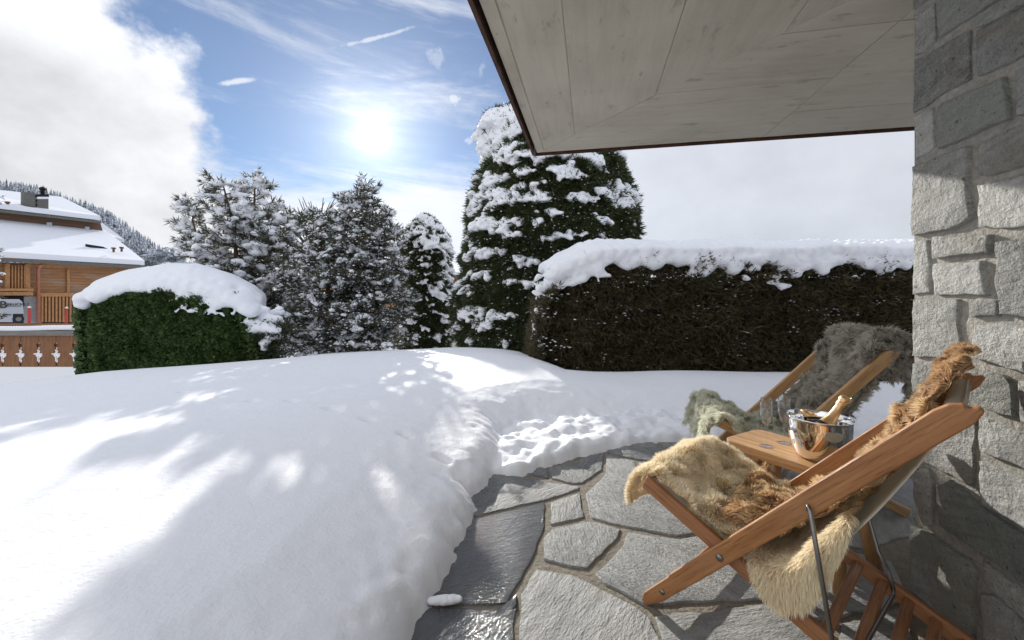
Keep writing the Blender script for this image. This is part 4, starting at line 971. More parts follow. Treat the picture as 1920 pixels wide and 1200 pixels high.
prism('upper_roof_snow', [C3(-160, 373, -5.3), C3(188, 413, -5.3), C3(116, 377, -11), C3(-160, 348, -11)], Vector((0, 0, .42)), M['snow'], ch)
prism('side_roof', [C3(190, 445, -7), C3(233, 455, -7), C3(192, 424, -9), C3(180, 424, -9)], Vector((0, 0, .35)), M['snow'], ch)
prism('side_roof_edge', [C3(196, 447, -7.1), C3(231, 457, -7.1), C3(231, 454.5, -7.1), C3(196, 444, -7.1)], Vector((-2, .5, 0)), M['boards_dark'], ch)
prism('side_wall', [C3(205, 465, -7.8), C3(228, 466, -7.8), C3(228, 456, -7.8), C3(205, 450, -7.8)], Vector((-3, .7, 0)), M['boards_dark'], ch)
for a, b_ in (((88, 417), (98, 428)), ((160, 425), (168, 436))):
    w = panel('window', a, b_, -5.9, M['window'], .1); panel('window_frame', (b_[0], a[1] - .5), (b_[0] + 4, b_[1] + 1), -5.88, M['boards_dark'], .1, w)
chm = prism('chimney', [C3(70, 398, -5.6), C3(91, 398, -5.6), C3(91, 370, -5.6), C3(70, 370, -5.6)], Vector((-1.1, .3, 0)), M['slate_clad'], ch)
prism('chimney_cap', [C3(69, 369.5, -5.5), C3(92, 369.5, -5.5), C3(92, 364, -5.5), C3(69, 364, -5.5)], Vector((-1.3, .35, 0)), M['dark'], chm)
prism('chimney_snow', [C3(70, 373, -5.45), C3(91, 373, -5.45), C3(91, 369, -5.45), C3(70, 369, -5.45)], Vector((-1.2, .3, 0)), M['snow'], chm)
tube('flue', [C3(80, 366, -6), C3(80, 351, -6)], .14, M['dark'], chm, 8, True, True); tube('flue_cap', [C3(80, 356, -6), C3(80, 352.5, -6)], .24, M['dark'], chm, 8, True, True)
tube('flue', [C3(53, 392, -5.8), C3(53, 362, -5.8)], .42, M['slate_clad'], ch, 12, True, True)
for (px, py, off) in ((65, 388, -5.6), (14, 387, -5.4), (213, 473, -.2), (228, 472, -.2)): tube('roof_vent', [C3(px, py, off), C3(px, py - 6, off), C3(px, py - 6.1, off), C3(px, py - 9, off)], [.08, .08, .16, .16], M['boards_dark'], ch, 8, True, True)
prism('roof_shadow_strip', [C3(160, 462, -1.5), C3(193, 467, -1.5), C3(205, 472, -1.3), C3(170, 468, -1.3)], Vector((0, 0, .22)), M['dark'], ch)  # dark strip standing in for a thin shadow on the roof
# van in the garage
van = empty('white_van', tuple(C3(10, 604, .6))); tag(van, 'light grey delivery van parked half inside the chalet garage', 'van')
M['van_paint'] = plain('van_paint', (.50, .52, .55), .35, 0, .05, 2); M['rubber'] = plain('rubber', (.02, .02, .02), .8); M['rim_metal'] = plain('rim_metal', (.25, .24, .23), .4, .8)
bodyp = [(-110, 604), (30, 604), (42, 602), (45, 592), (44, 578), (42, 566), (36, 561), (-110, 560)]
prism('body', [C3(x, y, 1.0) for x, y in bodyp], Vector((-1.8, .44, 0)), M['van_paint'], van)
panel('trim_strip', (-60, 589.4), (21, 591.2), 1.03, M['rubber'], .04, van); panel('seam', (-40, 574.6), (40, 575.1), 1.02, M['rubber'], .03, van); panel('wheel_arch', (24.5, 588.5), (44, 604), 1.02, M['rubber'], .03, van)
def disc(name, c, r_, m, parent, th): 
    nrm = Vector((1, -.2436, 0)).normalized(); return tube(name, [c - nrm * th, c, c + nrm * .02, c + nrm * .03], [r_, r_, r_ * .9, .01], m, parent, 20, False, True)
wh = disc('wheel', C3(35, 598.5, 1.05), .30, M['rubber'], van, .2); disc('rim', C3(35, 598.5, 1.09), .16, M['rim_metal'], wh, .02)
def text(body, px, py, off, size, m, parent, name='lettering'):
    cu = bpy.data.curves.new(name, 'FONT'); cu.body = body; cu.size = size; cu.extrude = .01; o = bpy.data.objects.new(name, cu); C.objects.link(o)
    dg = bpy.context.evaluated_depsgraph_get(); me = bpy.data.meshes.new_from_object(o.evaluated_get(dg)); bpy.data.objects.remove(o)
    o = bpy.data.objects.new(name, me); C.objects.link(o); me.materials.clear(); me.materials.append(m)
    o.location = C3(px, py, off); o.rotation_euler = (R(90), 0, math.atan2(1, .2436)); o.parent = parent; o.matrix_parent_inverse = mat_of(parent).inverted(); return o
text('B', -1.5, 578, 1.05, .72, M['rubber'], van); text('BRUCHEZ', 12, 573.6, 1.05, .27, M['rubber'], van)
M['red'] = plain('red_paint', (.62, .05, .04), .5)
for i, (px, py0, py1) in enumerate(((55, 606, 576), (124, 606, 577))):
    a, b_ = C3(px, py0, 2.2), C3(px + (1 if i else 0), py1, 2.2); p = empty('snow_pole', tuple(a)); tag(p, ('red snow marker pole beside the parked van' if i == 0 else 'red snow marker pole in front of the lower slatted chalet front'), 'pole', 'red snow poles')
    tube('pole', [a, b_], .075, M['red'], p, 8, True, True); Vq, Fq = lumps([tuple(b_)], [(.11, .11, .09)]); mkn('snow_cap', Vq, Fq, M['snow_clump'], p, True, True)

# white house seen through the gap between the conifers
gh = empty('white_house', tuple(D(850, 640, 18))); tag(gh, 'white rendered house with snowy roof glimpsed in the gap between the conifers', 'house')
M['render'] = plain('white_render', (.62, .60, .56), .9)
def ph(name, quad, d, m, th=.2, push=None): f_ = [D(x, y, d) for x, y in quad]; return prism(name, f_, push or (0, th, 0), m, gh)
ph('wall', [(780, 665), (930, 665), (930, 532), (780, 532)], 18, M['render'], 5)
ph('eaves_boards', [(780, 532), (930, 532), (930, 516), (780, 516)], 17.9, M['larch'], .3)
ph('window_shutter', [(843, 603), (849, 603), (849, 571), (843, 571)], 17.95, M['larch'], .04)
mk('roof', [D(770, 505, 17.2), D(940, 528, 17.2), D(900, 496, 21), D(770, 470, 21)] + [D(770, 510, 17.2), D(940, 533, 17.2), D(900, 500, 21), D(770, 474, 21)], [(0, 1, 2, 3), (7, 6, 5, 4), (0, 4, 5, 1), (1, 5, 6, 2), (2, 6, 7, 3), (3, 7, 4, 0)], M['slate_clad'], gh, world=True)
mk('roof_snow', [D(770, 498, 17.1), D(940, 521, 17.1), D(900, 489, 21), D(770, 463, 21)] + [D(770, 504.5, 17.1), D(940, 527.5, 17.1), D(900, 495.5, 21), D(770, 469.5, 21)], [(0, 1, 2, 3), (7, 6, 5, 4), (0, 4, 5, 1), (1, 5, 6, 2), (2, 6, 7, 3), (3, 7, 4, 0)], M['snow'], gh, world=True)
# orange-timbered chalet glimpsed through the broad pine
oc = empty('orange_chalet', tuple(D(640, 640, 22))); tag(oc, 'orange timber chalet glimpsed through the broad snowy pine', 'chalet')
prism('wall', [D(590, 660, 22), D(700, 660, 22), D(700, 500, 22), D(590, 500, 22)], (0, 5, 0), M['boards'], oc)
prism('roof_snow', [D(575, 505, 21.3), D(715, 505, 21.3), D(690, 470, 25), D(600, 470, 25)], (0, 0, .3), M['snow'], oc)

# ------------------------------------------------------------------ wooded mountainside
hx = np.linspace(-900, 60, 90); hy = np.linspace(300, 900, 40); HX_, HY_ = np.meshgrid(hx, hy)
def hill(x, y):
    px = CX + x / y * F; py = np.interp(px, [-900, 0, 80, 200, 290, 335, 420, 560], [250, 352, 366, 408, 470, 500, 535, 552])
    top = (HY - py) / F * 450; a = np.clip((y - 300) / 150, 0, 1); return EYE - 3 + top * (a * a * (3 - 2 * a)) * np.clip(1 - (y - 450) / 900, .3, 1)
HZ_ = hill(HX_, HY_) + vnoise(HX_, HY_, .02, 3) * 6
V = np.stack([HX_, HY_, HZ_], 2).reshape(-1, 3); idx = np.arange(90 * 40).reshape(40, 90); Q = np.stack([idx[:-1, :-1], idx[:-1, 1:], idx[1:, 1:], idx[1:, :-1]], 2).reshape(-1, 4)
tag(mkn('hillside', V, Q, M['snow'], smooth=True), kind='structure')
m, b = material('frosted_misty_trees'); x, y, z, r = objco(); q = attr('rnd'); link(mixc((q * .7 + nz(xyz(x, y, z), .35, 3) * .6).sm(.35, .9), (.09, .11, .12), (.58, .62, .68)), b.inputs['Base Color']); b.inputs['Roughness'].default_value = .9  # paleness puts mountain mist into the colour, on top of the frost
M['frosted'] = m
nt = 5200; tx = rng.uniform(-700, -150, nt); ty = rng.uniform(330, 470, nt); tz = hill(tx, ty); pxx = CX + tx / ty * F
ok_ = (pxx > -250) & (pxx < 420); tx, ty, tz = tx[ok_], ty[ok_], tz[ok_]; nt = len(tx)
V = []; Q = []; qa = []; base_ = 0
for i in range(nt):
    h = random.uniform(7, 13); w_ = h * .17
    for j in range(4):
        z0 = tz[i] + h * (.08 + .21 * j); r_ = w_ * (1 - .2 * j); z1_ = z0 + h * .34; a0 = random.random() * 6
        for k in range(5): a = a0 + 2 * PI * k / 5; V.append((tx[i] + math.cos(a) * r_ * random.uniform(.7, 1.2), ty[i] + math.sin(a) * r_, z0 - random.random() * h * .05)); qa.append(random.random())
        V.append((tx[i], ty[i], z1_)); qa.append(random.random())
        for k in range(5): Q.append((base_ + k, base_ + (k + 1) % 5, base_ + 5))
        base_ += 6
tag(mkn('forest', np.array(V), np.array(Q), M['frosted'], attrs={'rnd': qa}), 'frosted conifer forest, coloured pale like mist, covering the mountainside above the chalet', 'forest', kind='stuff')
# nearer snowy treetops at the foot of the hill
P = []; N = []
for i in range(26):
    c = D(random.uniform(255, 345), random.uniform(462, 500), random.uniform(42, 60))
    for j in range(160): z_ = random.random(); P.append((c.x + random.gauss(0, .9) * (1 - z_ * .8), c.y + random.gauss(0, .9) * (1 - z_ * .8), c.z - 8 * (1 - z_))); N.append((random.gauss(0, 1), random.gauss(0, 1), -.2))
V, Fc, q = sprays(P, N, .9, 2, .28, .4, .2); tag(mkn('tree_clump', V, Fc, M['frosted'], attrs={'rnd': q}), 'grove of snowy treetops right of the big chalet roof', 'trees', kind='stuff')

# ------------------------------------------------------------------ fur
def fur(parent, grid, Nrm, n, L, wid, mat, comb=(0, 0, 0), curl=.3, wave=0.0, mask=None, lump=0, clumpy=0.0):
    """blades of wool over a surface given as an (a,b,3) grid of local points"""
    a, b_ = grid.shape[:2]
    E1 = np.linalg.norm(np.diff(grid, axis=0), axis=2)[:, :-1]; E2 = np.linalg.norm(np.diff(grid, axis=1), axis=2)[:-1, :]
    w = (E1 * E2).ravel(); w /= w.sum(); c = rng.choice(len(w), n, p=w); i = c // (b_ - 1); j = c % (b_ - 1); u = rng.uniform(0, 1, (n, 1)); v = rng.uniform(0, 1, (n, 1))
    if mask is not None:
        keep_ = mask[i, j] > rng.uniform(0, 1, n); i, j, u, v = i[keep_], j[keep_], u[keep_], v[keep_]; n = len(i)
    def bil(A): return (A[i, j] * (1 - u) + A[i + 1, j] * u) * (1 - v) + (A[i, j + 1] * (1 - u) + A[i + 1, j + 1] * u) * v
    P = bil(grid); Nn = bil(Nrm); Nn /= np.linalg.norm(Nn, axis=1, keepdims=True) + 1e-9
    comb = np.asarray(comb, float)
    sw = np.stack([fnoise(P, 9, 1), fnoise(P, 9, 31), fnoise(P, 9, 61)], 1) * 1.6
    if clumpy: cl_ = np.stack([fnoise(P, 26, 11), fnoise(P, 26, 41), fnoise(P, 26, 71)], 1) * 3 * clumpy; sw = sw + cl_
    d = Nn + comb + sw * curl + rng.normal(0, .12, (n, 3)); d /= np.linalg.norm(d, axis=1, keepdims=True)
    d2 = d + comb * 1.2 + sw * curl * 1.4 + rng.normal(0, .24, (n, 3)) * (curl + .2) - np.array([0, 0, .35]); d2 /= np.linalg.norm(d2, axis=1, keepdims=True)
    s = np.cross(d, rng.normal(0, 1, (n, 3))); s /= np.linalg.norm(s, axis=1, keepdims=True)
    ln = L * rng.uniform(.65, 1.2, (n, 1)); W_ = wid * rng.uniform(.7, 1.3, (n, 1))
    p1 = P + d * ln * .5; p2 = p1 + (d + d2) / 2 * ln * .3 ; p3 = p2 + d2 * ln * .3
    V = np.stack([P - s * W_ / 2, P + s * W_ / 2, p1 - s * W_ / 2, p1 + s * W_ / 2, p3], 1).reshape(-1, 3)
    o = (np.arange(n) * 5)[:, None]
    Q = o + np.array([[0, 1, 3, 2]]); T = o + np.array([[2, 3, 4]])
    t = np.tile([0, 0, .55, .55, 1], n); q = np.repeat(rng.uniform(0, 1, n), 5)
    ob = mkn('fleece', V, [Q, T], mat, parent, attrs={'t': t, 'rnd': q}); ob['kind'] = 'stuff'; return ob
def grid_mesh(name, grid, m, parent=None):
    a, b_ = grid.shape[:2]; idx = np.arange(a * b_).reshape(a, b_); Q = np.stack([idx[:-1, :-1], idx[:-1, 1:], idx[1:, 1:], idx[1:, :-1]], 2).reshape(-1, 4)
    n_ = a * b_; o = mkn(name, grid.reshape(-1, 3), Q, m, parent, smooth=True, attrs={'t': np.full(n_, .35), 'rnd': np.full(n_, .5)}); return o
def normals(grid, flip=1):
    du = np.gradient(grid, axis=0); dv = np.gradient(grid, axis=1); n = np.cross(du, dv) * flip; return n / (np.linalg.norm(n, axis=2, keepdims=True) + 1e-9)

# ------------------------------------------------------------------ deck chairs
CW = .58
def chair(name, label, loc, ang_, top_z, woodset, prof):
    """local frame: x from foot to back, y across to the far side, z up"""
    t = empty(name, loc, ang_); tag(t, label, 'deck chair', 'deck chairs on the terrace')
    wl, ws, wb = woodset
    slope = top_z / .79
    for s_, y in ((0, .0 + .014), (1, CW - .014)):
        a = Vector((-.02, y, .018)); b_ = Vector((.772, y, slope * .772)); dv = (b_ - a).normalized()
        n_ = Vector((-dv.z, 0, dv.x)); h = .028; e1 = b_
        # side outline of the rail: rounded foot, notched top end
        out = [a - n_ * h * .55 - dv * .0, a - dv * .03 - n_ * .012, a - dv * .03 + n_ * .012, a + n_ * h * .9, a.lerp(b_, .12) + n_ * h * .95, a.lerp(b_, .13) + n_ * h * 1.1, e1 - dv * .045 + n_ * h * 1.1, e1 - dv * .015 + n_ * h * .9, e1 + dv * .008 + n_ * h * .35, e1 + dv * .002 + n_ * h * .05, e1 + dv * .022 - n_ * h * .3, e1 + dv * .02 - n_ * h * .75, e1 - dv * .01 - n_ * h * 1.05, a + dv * .05 - n_ * h * .9]
        n = len(out); V = [p - Vector((0, .014, 0)) for p in out] + [p + Vector((0, .014, 0)) for p in out]
        r_ = mk('long_rail', V, [tuple(range(n)), tuple(range(2 * n - 1, n - 1, -1))] + [((i + 1) % n, i, n + i, n + (i + 1) % n) for i in range(n)], wl, t); bevel(r_, .005, 3)
        yy = y + (.032 if s_ == 0 else -.032)
        beam('seat_rail', (-.06, yy, .432), (.86, yy, .012), (0, 1, 0), .026, .052, ws, t, .008)
        c = a.lerp(b_, .07); lathe('screw', [(0, .0), (.009, .0), (.009, .003), (0, .003)], M['steel'], t, 12).matrix_local = Matrix.Translation((c.x, (-.0012 if s_ == 0 else CW + .0012), c.z)) @ Matrix.Rotation(R(90), 4, 'X')
        fx = .2346; z_b = .297; lathe('pivot_bolt', [(0, 0), (.011, 0), (.011, .004), (0, .004)], M['steel'], t, 12).matrix_local = Matrix.Translation((fx, (-.0012 if s_ == 0 else CW + .0012), z_b)) @ Matrix.Rotation(R(90), 4, 'X')
    tube('top_bar', [(.75, .028, slope * .75), (.75, CW - .028, slope * .75)], .014, wb, t, 12)
    tube('canvas_hem', [(.75, .030, slope * .75), (.75, CW - .030, slope * .75)], .021, M['canvas'], t, 14)
    tube('foot_bar', [(.02, .028, .055), (.02, CW - .028, .055)], .012, wb, t, 12)
    tube('front_bar', [(-.045, .06, .425), (-.045, CW - .06, .425)], .014, wb, t, 12)
    for i, s_ in enumerate((.50, .565, .63, .695, .76, .825)):
        z_ = .432 - (s_ + .06) / .92 * .42; beam('notch_bar', (s_, .06, z_ + .004), (s_, CW - .06, z_ + .004), (.91, 0, -.415), .030, .022, wb, t, .007)
    # steel prop: a bent rod from both long rails down to a notch
    zp = slope * .477
    tube('prop_rod', [(.477, -.012, zp + .0), (.478, -.014, zp + .012), (.482, -.016, zp + .004), (.50, -.014, zp - .12), (.535, -.004, .17), (.545, .01, .13), (.565, .05, .118), (.568, .07, .16), (.575, .12, .155), (.60, CW - .12, .155), (.595, CW - .075, .15), (.585, CW - .07, .19), (.573, CW - .045, .205), (.55, CW - .03, .24), (.50, CW - .01, zp - .12), (.482, CW + .012, zp + .004), (.478, CW + .012, zp + .012)], .0062, M['steel'], t, 8)
    xs_, zs2 = zip(*prof); n_ = 60; tt = np.linspace(0, len(prof) - 1, n_); sx_ = np.interp(tt, range(len(prof)), xs_); sz_ = np.interp(tt, range(len(prof)), zs2)
    for _ in range(6): sx_[1:-1] = (sx_[:-2] + 2 * sx_[1:-1] + sx_[2:]) / 4; sz_[1:-1] = (sz_[:-2] + 2 * sz_[1:-1] + sz_[2:]) / 4
    yy = np.linspace(.05, CW - .05, 9); gr_ = np.zeros((n_, 9, 3)); gr_[:, :, 0] = sx_[:, None]; gr_[:, :, 1] = yy[None]; gr_[:, :, 2] = sz_[:, None]
    # the cloth spreads to the full inside width towards the top
    sl_ = grid_mesh('canvas_sling', gr_, M['canvas'], t); so = sl_.modifiers.new('thick', 'SOLIDIFY'); so.thickness = .003
    return t, (sx_, sz_)
u1 = Vector((.521, -.595)).normalized(); ANG1 = math.atan2(u1.y, u1.x)
u2 = Vector((.82, -.18)).normalized(); ANG2 = math.atan2(u2.y, u2.x)
ax_l = Vector((.845, 0, .92)).normalized(); ax_s = Vector((.92, 0, -.42)).normalized()
ws1 = (wood('oak_red', (.27, .10, .03), (.47, .225, .08), ax_l), wood('oak_red_b', (.26, .10, .04), (.44, .21, .09), ax_s), wood('oak_red_c', (.28, .11, .05), (.50, .25, .11), (0, 1, 0)))
ws2 = (wood('oak_pale', (.46, .25, .10), (.72, .46, .23), ax_l), wood('oak_pale_b', (.42, .24, .11), (.62, .40, .2), ax_s), wood('oak_pale_c', (.4, .22, .1), (.6, .38, .2), (0, 1, 0)))
prof1 = [(-.045, .440), (.03, .395), (.12, .34), (.22, .30), (.32, .285), (.40, .30), (.46, .36), (.53, .44), (.61, .565), (.69, .715), (.74, .815), (.768, .882)]
ch1, p1 = chair('deck_chair', 'reddish wooden deck chair with white canvas in the right foreground, close to the stone wall', (.516, 1.52, 0), ANG1, .907, ws1, prof1)
prof2 = [(a, b_ - .04 * max(0, a - .4) / .4) for a, b_ in prof1]
ch2, p2 = chair('deck_chair', 'paler wooden deck chair under grey and green fleeces, behind the side table', (1.199, 2.289, 0), ANG2, .865, ws2, prof2)

def drape(pr, s0, s1, nu, y0, y1, nv, lift_, front=0, side=None, bumps=.015, seed=0, st_=.045, top=0):
    """surface lying on the sling between arclengths; front: how far it hangs over the front bar; top: over the top bar"""
    sx_, sz_ = pr; L = np.concatenate([[0], np.cumsum(np.hypot(np.diff(sx_), np.diff(sz_)))]); tot = L[-1]
    s = np.linspace(s0 * tot - front, s1 * tot + top, nu); g = np.zeros((nu, nv, 3))
    yv = np.linspace(0, 1, nv)
    for i, si in enumerate(s):
        lift = lift_(i / (nu - 1)) if callable(lift_) else lift_
        if si < 0:
            r_ = .03; a = min(-si / r_, PI / 2 + .25); extra = max(0, -si - r_ * (PI / 2 + .25)); x = sx_[0] - math.sin(a) * (r_ + lift * .4) - extra * .1; z = sz_[0] - (1 - math.cos(a)) * r_ - extra + lift * .6 * math.cos(a); tx_, tz_ = 1, -.4; nx_, nz_ = -math.sin(a), math.cos(a); g0 = (x, z)
        elif si > tot:
            r_ = .03; e = max(0, si - tot - st_); a = min(e / r_, PI * .85); extra = max(0, e - r_ * PI * .85); dx, dz = sx_[-1] - sx_[-4], sz_[-1] - sz_[-4]; q_ = math.hypot(dx, dz); dx, dz = dx / q_, dz / q_; nx_, nz_ = -dz, dx
            cx_, cz_ = sx_[-1] - nx_ * r_ + dx * min(st_, si - tot), sz_[-1] - nz_ * r_ + dz * min(st_, si - tot); R_ = r_ + lift; x = cx_ + nx_ * R_ * math.cos(a) + dx * R_ * math.sin(a); z = cz_ + nz_ * R_ * math.cos(a) + dz * R_ * math.sin(a) - extra * .95; x -= extra * .15; g0 = (x, z)
        else:
            x = np.interp(si, L, sx_); z = np.interp(si, L, sz_); e = .02; dx = np.interp(si + e, L, sx_) - np.interp(si - e, L, sx_); dz = np.interp(si + e, L, sz_) - np.interp(si - e, L, sz_); q_ = math.hypot(dx, dz) + 1e-9; g0 = (x - dz / q_ * lift, z + dx / q_ * lift); nx_, nz_ = -dz / q_, dx / q_
        for j, yj in enumerate(yv):
            f = i / (nu - 1); ya = y0(f) if callable(y0) else y0; yb = y1(f) if callable(y1) else y1; y = ya + (yb - ya) * yj
            b_ = bumps * (mnoise.noise(Vector((g0[0] * 7 + seed, y * 7, g0[1] * 7))) + .5 * mnoise.noise(Vector((g0[0] * 17 + seed, y * 17, g0[1] * 17)))); xx_, zz_ = g0[0] + nx_ * b_, g0[1] + nz_ * b_
            rr_ = .03; dr = 0
            if side and y < side: over = side - y; y = side - min(over, .03); dr = max(0, over - .02)
            if side and y > CW - side: over = y - (CW - side); y = CW - side + min(over, .03); dr = max(0, over - .02)
            edge = min(yj, 1 - yj) * 2; roll = .012 * (1 - min(1, edge * 5)) ** 2
            g[i, j] = (xx_, y, zz_ - dr - roll)
    return g
def fleece_thing(name, label, chair_o, g, parts, cat='sheepskin', flip=-1, hide='hide'):
    t = empty(name, chair_o.location, chair_o.rotation_euler[2]); tag(t, label, cat)
    N_ = normals(g, flip)
    if (N_[..., 2].mean()) < 0: N_ = -N_
    grid_mesh('hide', g - N_ * .002, M[hide], t)
    for (mat_, n, L_, w_, comb, curl, mask, clumpy) in parts: fur(t, g, N_, n, L_, w_, M[mat_], comb, curl, mask=mask, clumpy=clumpy)
    return t
# cream fleece over the near chair's seat front
g = drape(p1, .0, .30, 44, lambda f: .062, lambda f: CW - .03 + .02 * math.sin(f * 5), 40, .055, front=.12, bumps=.05, seed=3)
fleece_thing('sheepskin', 'cream sheepskin draped over the front of the near deck chair seat', ch1, g, [('wool_cream', 66000, .025, .0025, (.10, 0, -.1), .25, None, .12)], hide='wool_cream')
# cream fleece beneath, spilling over the near side of the seat
g = drape(p1, .12, .66, 54, lambda f: .062 - .17 * max(0., math.sin(min(1, max(0, (f - .40) / .6)) * PI)) ** .6, lambda f: CW - .06, 46, .022, bumps=.02, seed=13, side=.05)
fleece_thing('sheepskin', 'cream sheepskin spilling below the near rail of the near deck chair', ch1, g, [('wool_cream', 58000, .028, .0025, (.12, -.1, -.75), .22, None, .2)], hide='wool_cream')
# brown curly fleece from the seat up the back
def msk(g, f): a, b_ = g.shape[:2]; return np.array([[f(i / a, j / b_) for j in range(b_)] for i in range(a)])
g = drape(p1, .19, 1.0, 84, lambda f: .07 + .02 * math.sin(f * 7) + .12 * max(0, f - .8), lambda f: CW - .005, 40, lambda f: .100 - .048 * min(1, max(0, (f - .3) * 3)), bumps=.045, seed=23, top=.07, st_=.05)
tanm = lambda u, v: 1.0 if (mnoise.noise(Vector((u * 6, v * 5, 2))) > .02 or (.12 < u < .32 and .4 < v < .75)) and u < .9 else 0.0
fleece_thing('sheepskin', 'curly brown sheepskin running from the near chair seat up its back', ch1, g,
             [('wool_brown', 75000, .023, .0032, (-.15, 0, -.15), .7, msk(g, lambda u, v: 1 - tanm(u, v)), 1.3), ('wool_tan', 75000, .027, .0032, (-.15, 0, -.15), .7, msk(g, tanm), 1.3)], hide='wool_tan')
# far chair: pale green fleece on the seat, grey-brown one over the back
g = drape(p2, 0, .46, 46, lambda f: -.02 + .03 * math.sin(f * 8), lambda f: CW - .02, 40, .045, front=.17, bumps=.05, seed=33, side=.03)
fleece_thing('sheepskin', 'pale sage-green sheepskin over the seat of the far deck chair', ch2, g, [('wool_green', 50000, .032, .0036, (-.2, 0, -.25), .6, None, .9)], hide='wool_green')
g = drape(p2, .42, .97, 60, lambda f: -.02 - .12 * f, lambda f: CW + .02 + .03 * math.sin(f * 7), 44, .03, bumps=.075, seed=43, top=.30, side=.062)
fleece_thing('sheepskin', 'long-haired grey-brown sheepskin over the back of the far deck chair', ch2, g, [('wool_grey', 66000, .042, .0036, (-.1, .2, -.25), .6, None, .9)], hide='wool_grey')

# ------------------------------------------------------------------ side table
BV = Vector((.49, -.872)); BW = Vector((.872, .49)); BC = Vector((1.02, 2.0)) ; TZ = .45
tb = empty('side_table', (BC.x + BV.x * .27 + BW.x * .15, BC.y + BV.y * .27 + BW.y * .15, 0), math.atan2(BV.y, BV.x)); tag(tb, 'low oak bench used as a side table for the champagne, between the two deck chairs', 'table')
wt = wood('oak_table', (.42, .22, .085), (.68, .42, .20), (1, 0, 0)); wlg = wood('oak_legs', (.34, .18, .07), (.56, .33, .15), (0, 0, 1))
Lb, Wb = .56, .30
for k in range(3):
    y0 = -Wb / 2 + k * Wb / 3; y1 = y0 + Wb / 3 - .0015; r_ = .05; out = []
    def corner(x, y, sxn, syn):
        return [(x - sxn * r_ + sxn * r_ * math.sin(a), y - syn * r_ + syn * r_ * math.cos(a)) for a in np.linspace(0, PI / 2, 6)]
    if k == 0: out = [(Lb / 2, y1), (-Lb / 2, y1)] + [(-Lb / 2 + r_ - r_ * math.cos(a), y0 + r_ - r_ * math.sin(a)) for a in np.linspace(0, PI / 2, 6)] + [(Lb / 2 - r_ + r_ * math.sin(a), y0 + r_ - r_ * math.cos(a)) for a in np.linspace(0, PI / 2, 6)]
    elif k == 2: out = [(-Lb / 2, y0), (Lb / 2, y0)] + [(Lb / 2 - r_ + r_ * math.cos(a), y1 - r_ + r_ * math.sin(a)) for a in np.linspace(0, PI / 2, 6)] + [(-Lb / 2 + r_ - r_ * math.sin(a), y1 - r_ + r_ * math.cos(a)) for a in np.linspace(0, PI / 2, 6)]
    else: out = [(-Lb / 2, y0), (Lb / 2, y0), (Lb / 2, y1), (-Lb / 2, y1)]
    n = len(out); V = [(a, b_, TZ - .042) for a, b_ in out] + [(a, b_, TZ) for a, b_ in out]
    o = mk('plank', V, [tuple(range(n - 1, -1, -1)), tuple(range(n, 2 * n))] + [(i, (i + 1) % n, n + (i + 1) % n, n + i) for i in range(n)], wt, tb); bevel(o, .003, 2)
for x in (-.15, .15): beam('batten', (x, -Wb / 2 + .03, TZ - .055), (x, Wb / 2 - .03, TZ - .055), (1, 0, 0), .05, .024, wt, tb, .003)
for x, s_ in ((-.15, -1), (.15, 1)):
    for y in (-1, 1): tube('leg', [(x + s_ * .055, y * .15, 0.0), (x, y * .085, TZ - .066)], [.026, .021], wlg, tb, 14)

# ------------------------------------------------------------------ bucket, bottle, glasses
bc = Vector((1.31, 1.775)); bk = empty('wine_bucket', (bc.x, bc.y, TZ)); tag(bk, 'polished steel ice bucket holding the bottle on the side table', 'bucket')
lathe('bucket_body', [(0, .002), (.070, .001), (.082, .006), (.092, .022), (.101, .05), (.108, .08), (.113, .11), (.115, .14), (.1155, .162), (.1165, .168), (.1185, .171), (.1185, .174), (.1155, .175), (.113, .172), (.110, .14), (.106, .09), (.096, .04), (.08, .012), (0, .010)], M['chrome'], bk, 64)
pl = mk('oval_reflection', [(0, 0, 0)] + [(.032 * math.cos(a), 0, .020 * math.sin(a)) for a in np.linspace(0, 2 * PI, 33)[:-1]] + [(.035 * math.cos(a), .004, .023 * math.sin(a)) for a in np.linspace(0, 2 * PI, 33)[:-1]],  # raised oval standing in for a reflection on the bucket side
        [(0, 1 + i, 1 + (i + 1) % 32) for i in range(32)] + [(1 + i, 33 + i, 33 + (i + 1) % 32, 1 + (i + 1) % 32) for i in range(32)], plain('reflection_metal', (.52, .53, .47), .45, .7, .1, 60, .4, .001), bk)
pa = math.atan2(-bc.y, -bc.x) + .42; pl.location = (.1165 * math.cos(pa), .1165 * math.sin(pa), .125); pl.rotation_euler = (R(-6), 0, pa + PI / 2)
rg = [(.1165 * math.cos(0), 0, .13)]
bo = empty('champagne_bottle', (bc.x + .0, bc.y - .01, TZ + .012)); tag(bo, 'champagne bottle with pink-gold foil neck leaning in the ice bucket', 'bottle')
Rb = Matrix.Translation((bc.x - .045, bc.y + .0, TZ + .03)) @ (Vector((.135, -.012, .205)).to_track_quat('Z', 'Y')).to_matrix().to_4x4(); bo.matrix_world = Rb; bo.location = Rb.to_translation(); bo.rotation_euler = Rb.to_euler()
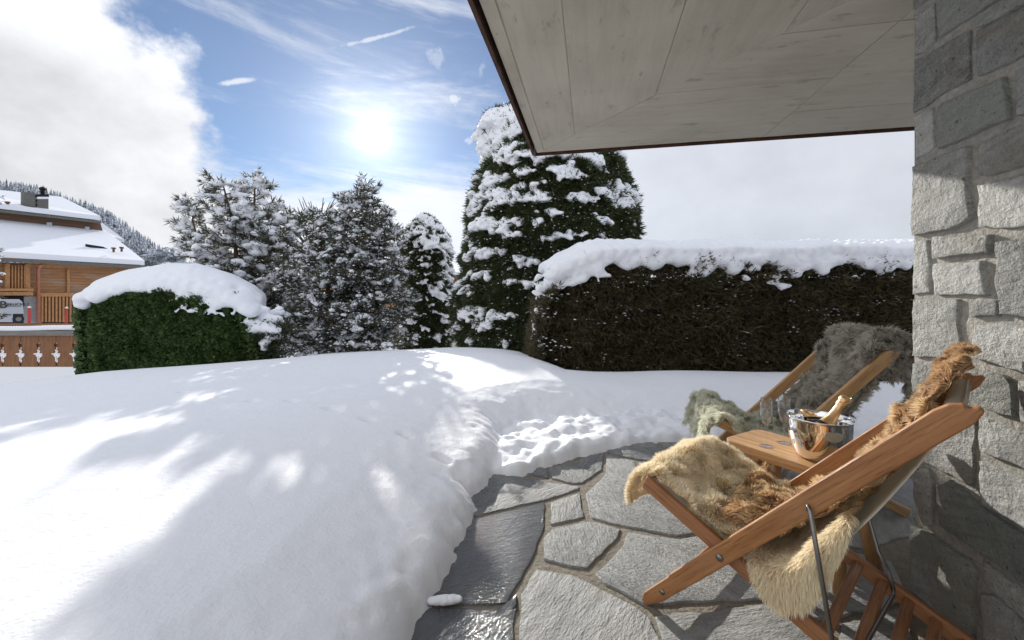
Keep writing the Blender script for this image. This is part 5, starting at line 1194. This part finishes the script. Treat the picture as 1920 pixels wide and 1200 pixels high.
lathe('glass_body', [(0, 0), (.038, .0), (.040, .01), (.040, .10), (.036, .125), (.026, .15), (.019, .165)], M['dark_liquid'], bo, 32)
lathe('foil_neck', [(.037, .12), (.0275, .148), (.020, .170), (.0175, .20), (.0165, .225), (.0175, .228), (.0195, .232), (.0195, .244), (.018, .248), (.0205, .252), (.0215, .262), (.020, .272), (.012, .278), (0, .279)], M['gold'], bo, 32)
tube('wire_loop', [(.0195 + .018 * (1 - math.cos(a)) * .5 - .0, .0, .25 + .014 * math.sin(a)) if 0 else (-.019 - .016 * math.sin(a), .004 * math.cos(a), .246 + .016 - .016 * math.cos(a)) for a in np.linspace(0, 2 * PI, 18)], .0018, M['gold'], bo, 6)
fl0 = None
for i, (px, py, lb) in enumerate(((1437, 837, 'empty champagne flute on the side table nearest its end, left of the two'), (1470, 831, 'empty champagne flute standing next to the steel bucket'))):
    p = G(px, py, TZ)
    if fl0 is None:
        fl0 = empty('champagne_flute', p)
        lathe('bowl', [(.0035, .092), (.010, .100), (.019, .118), (.0255, .145), (.0265, .17), (.0245, .20), (.0225, .222), (.0216, .222), (.0236, .20), (.0256, .17), (.0246, .146), (.018, .120), (.009, .103), (.0, .098)], M['glass'], fl0, 40)
        lathe('stem', [(.0042, .0035), (.0032, .012), (.0028, .04), (.003, .075), (.0045, .0925), (0, .094)], M['glass'], fl0, 20)
        lathe('foot', [(0, .0012), (.029, .0012), (.0295, .0016), (.029, .0018), (.014, .003), (0, .0042)], M['glass'], fl0, 40); f = fl0
    else:
        f = fl0.copy(); C.objects.link(f); f.location = p
        for c in list(fl0.children): d_ = c.copy(); C.objects.link(d_); d_.parent = f
    tag(f, lb, 'glass', 'champagne flutes on the side table')

# lump of snow fallen on the wet slate
g0 = G(834, 1133); P = [(g0.x + dx, g0.y + dx * .1, .016) for dx in (-.045, -.025, 0, .025, .045)]
o = remesh_snow('snow_lump', P, [(.026, .022, .014), (.03, .024, .018), (.032, .026, .02), (.03, .024, .019), (.026, .02, .014)], .006, M['snow_clump'], None, 3)
tag(o, 'small oblong lump of snow lying on the wet slate by the snow edge', 'snow lump')
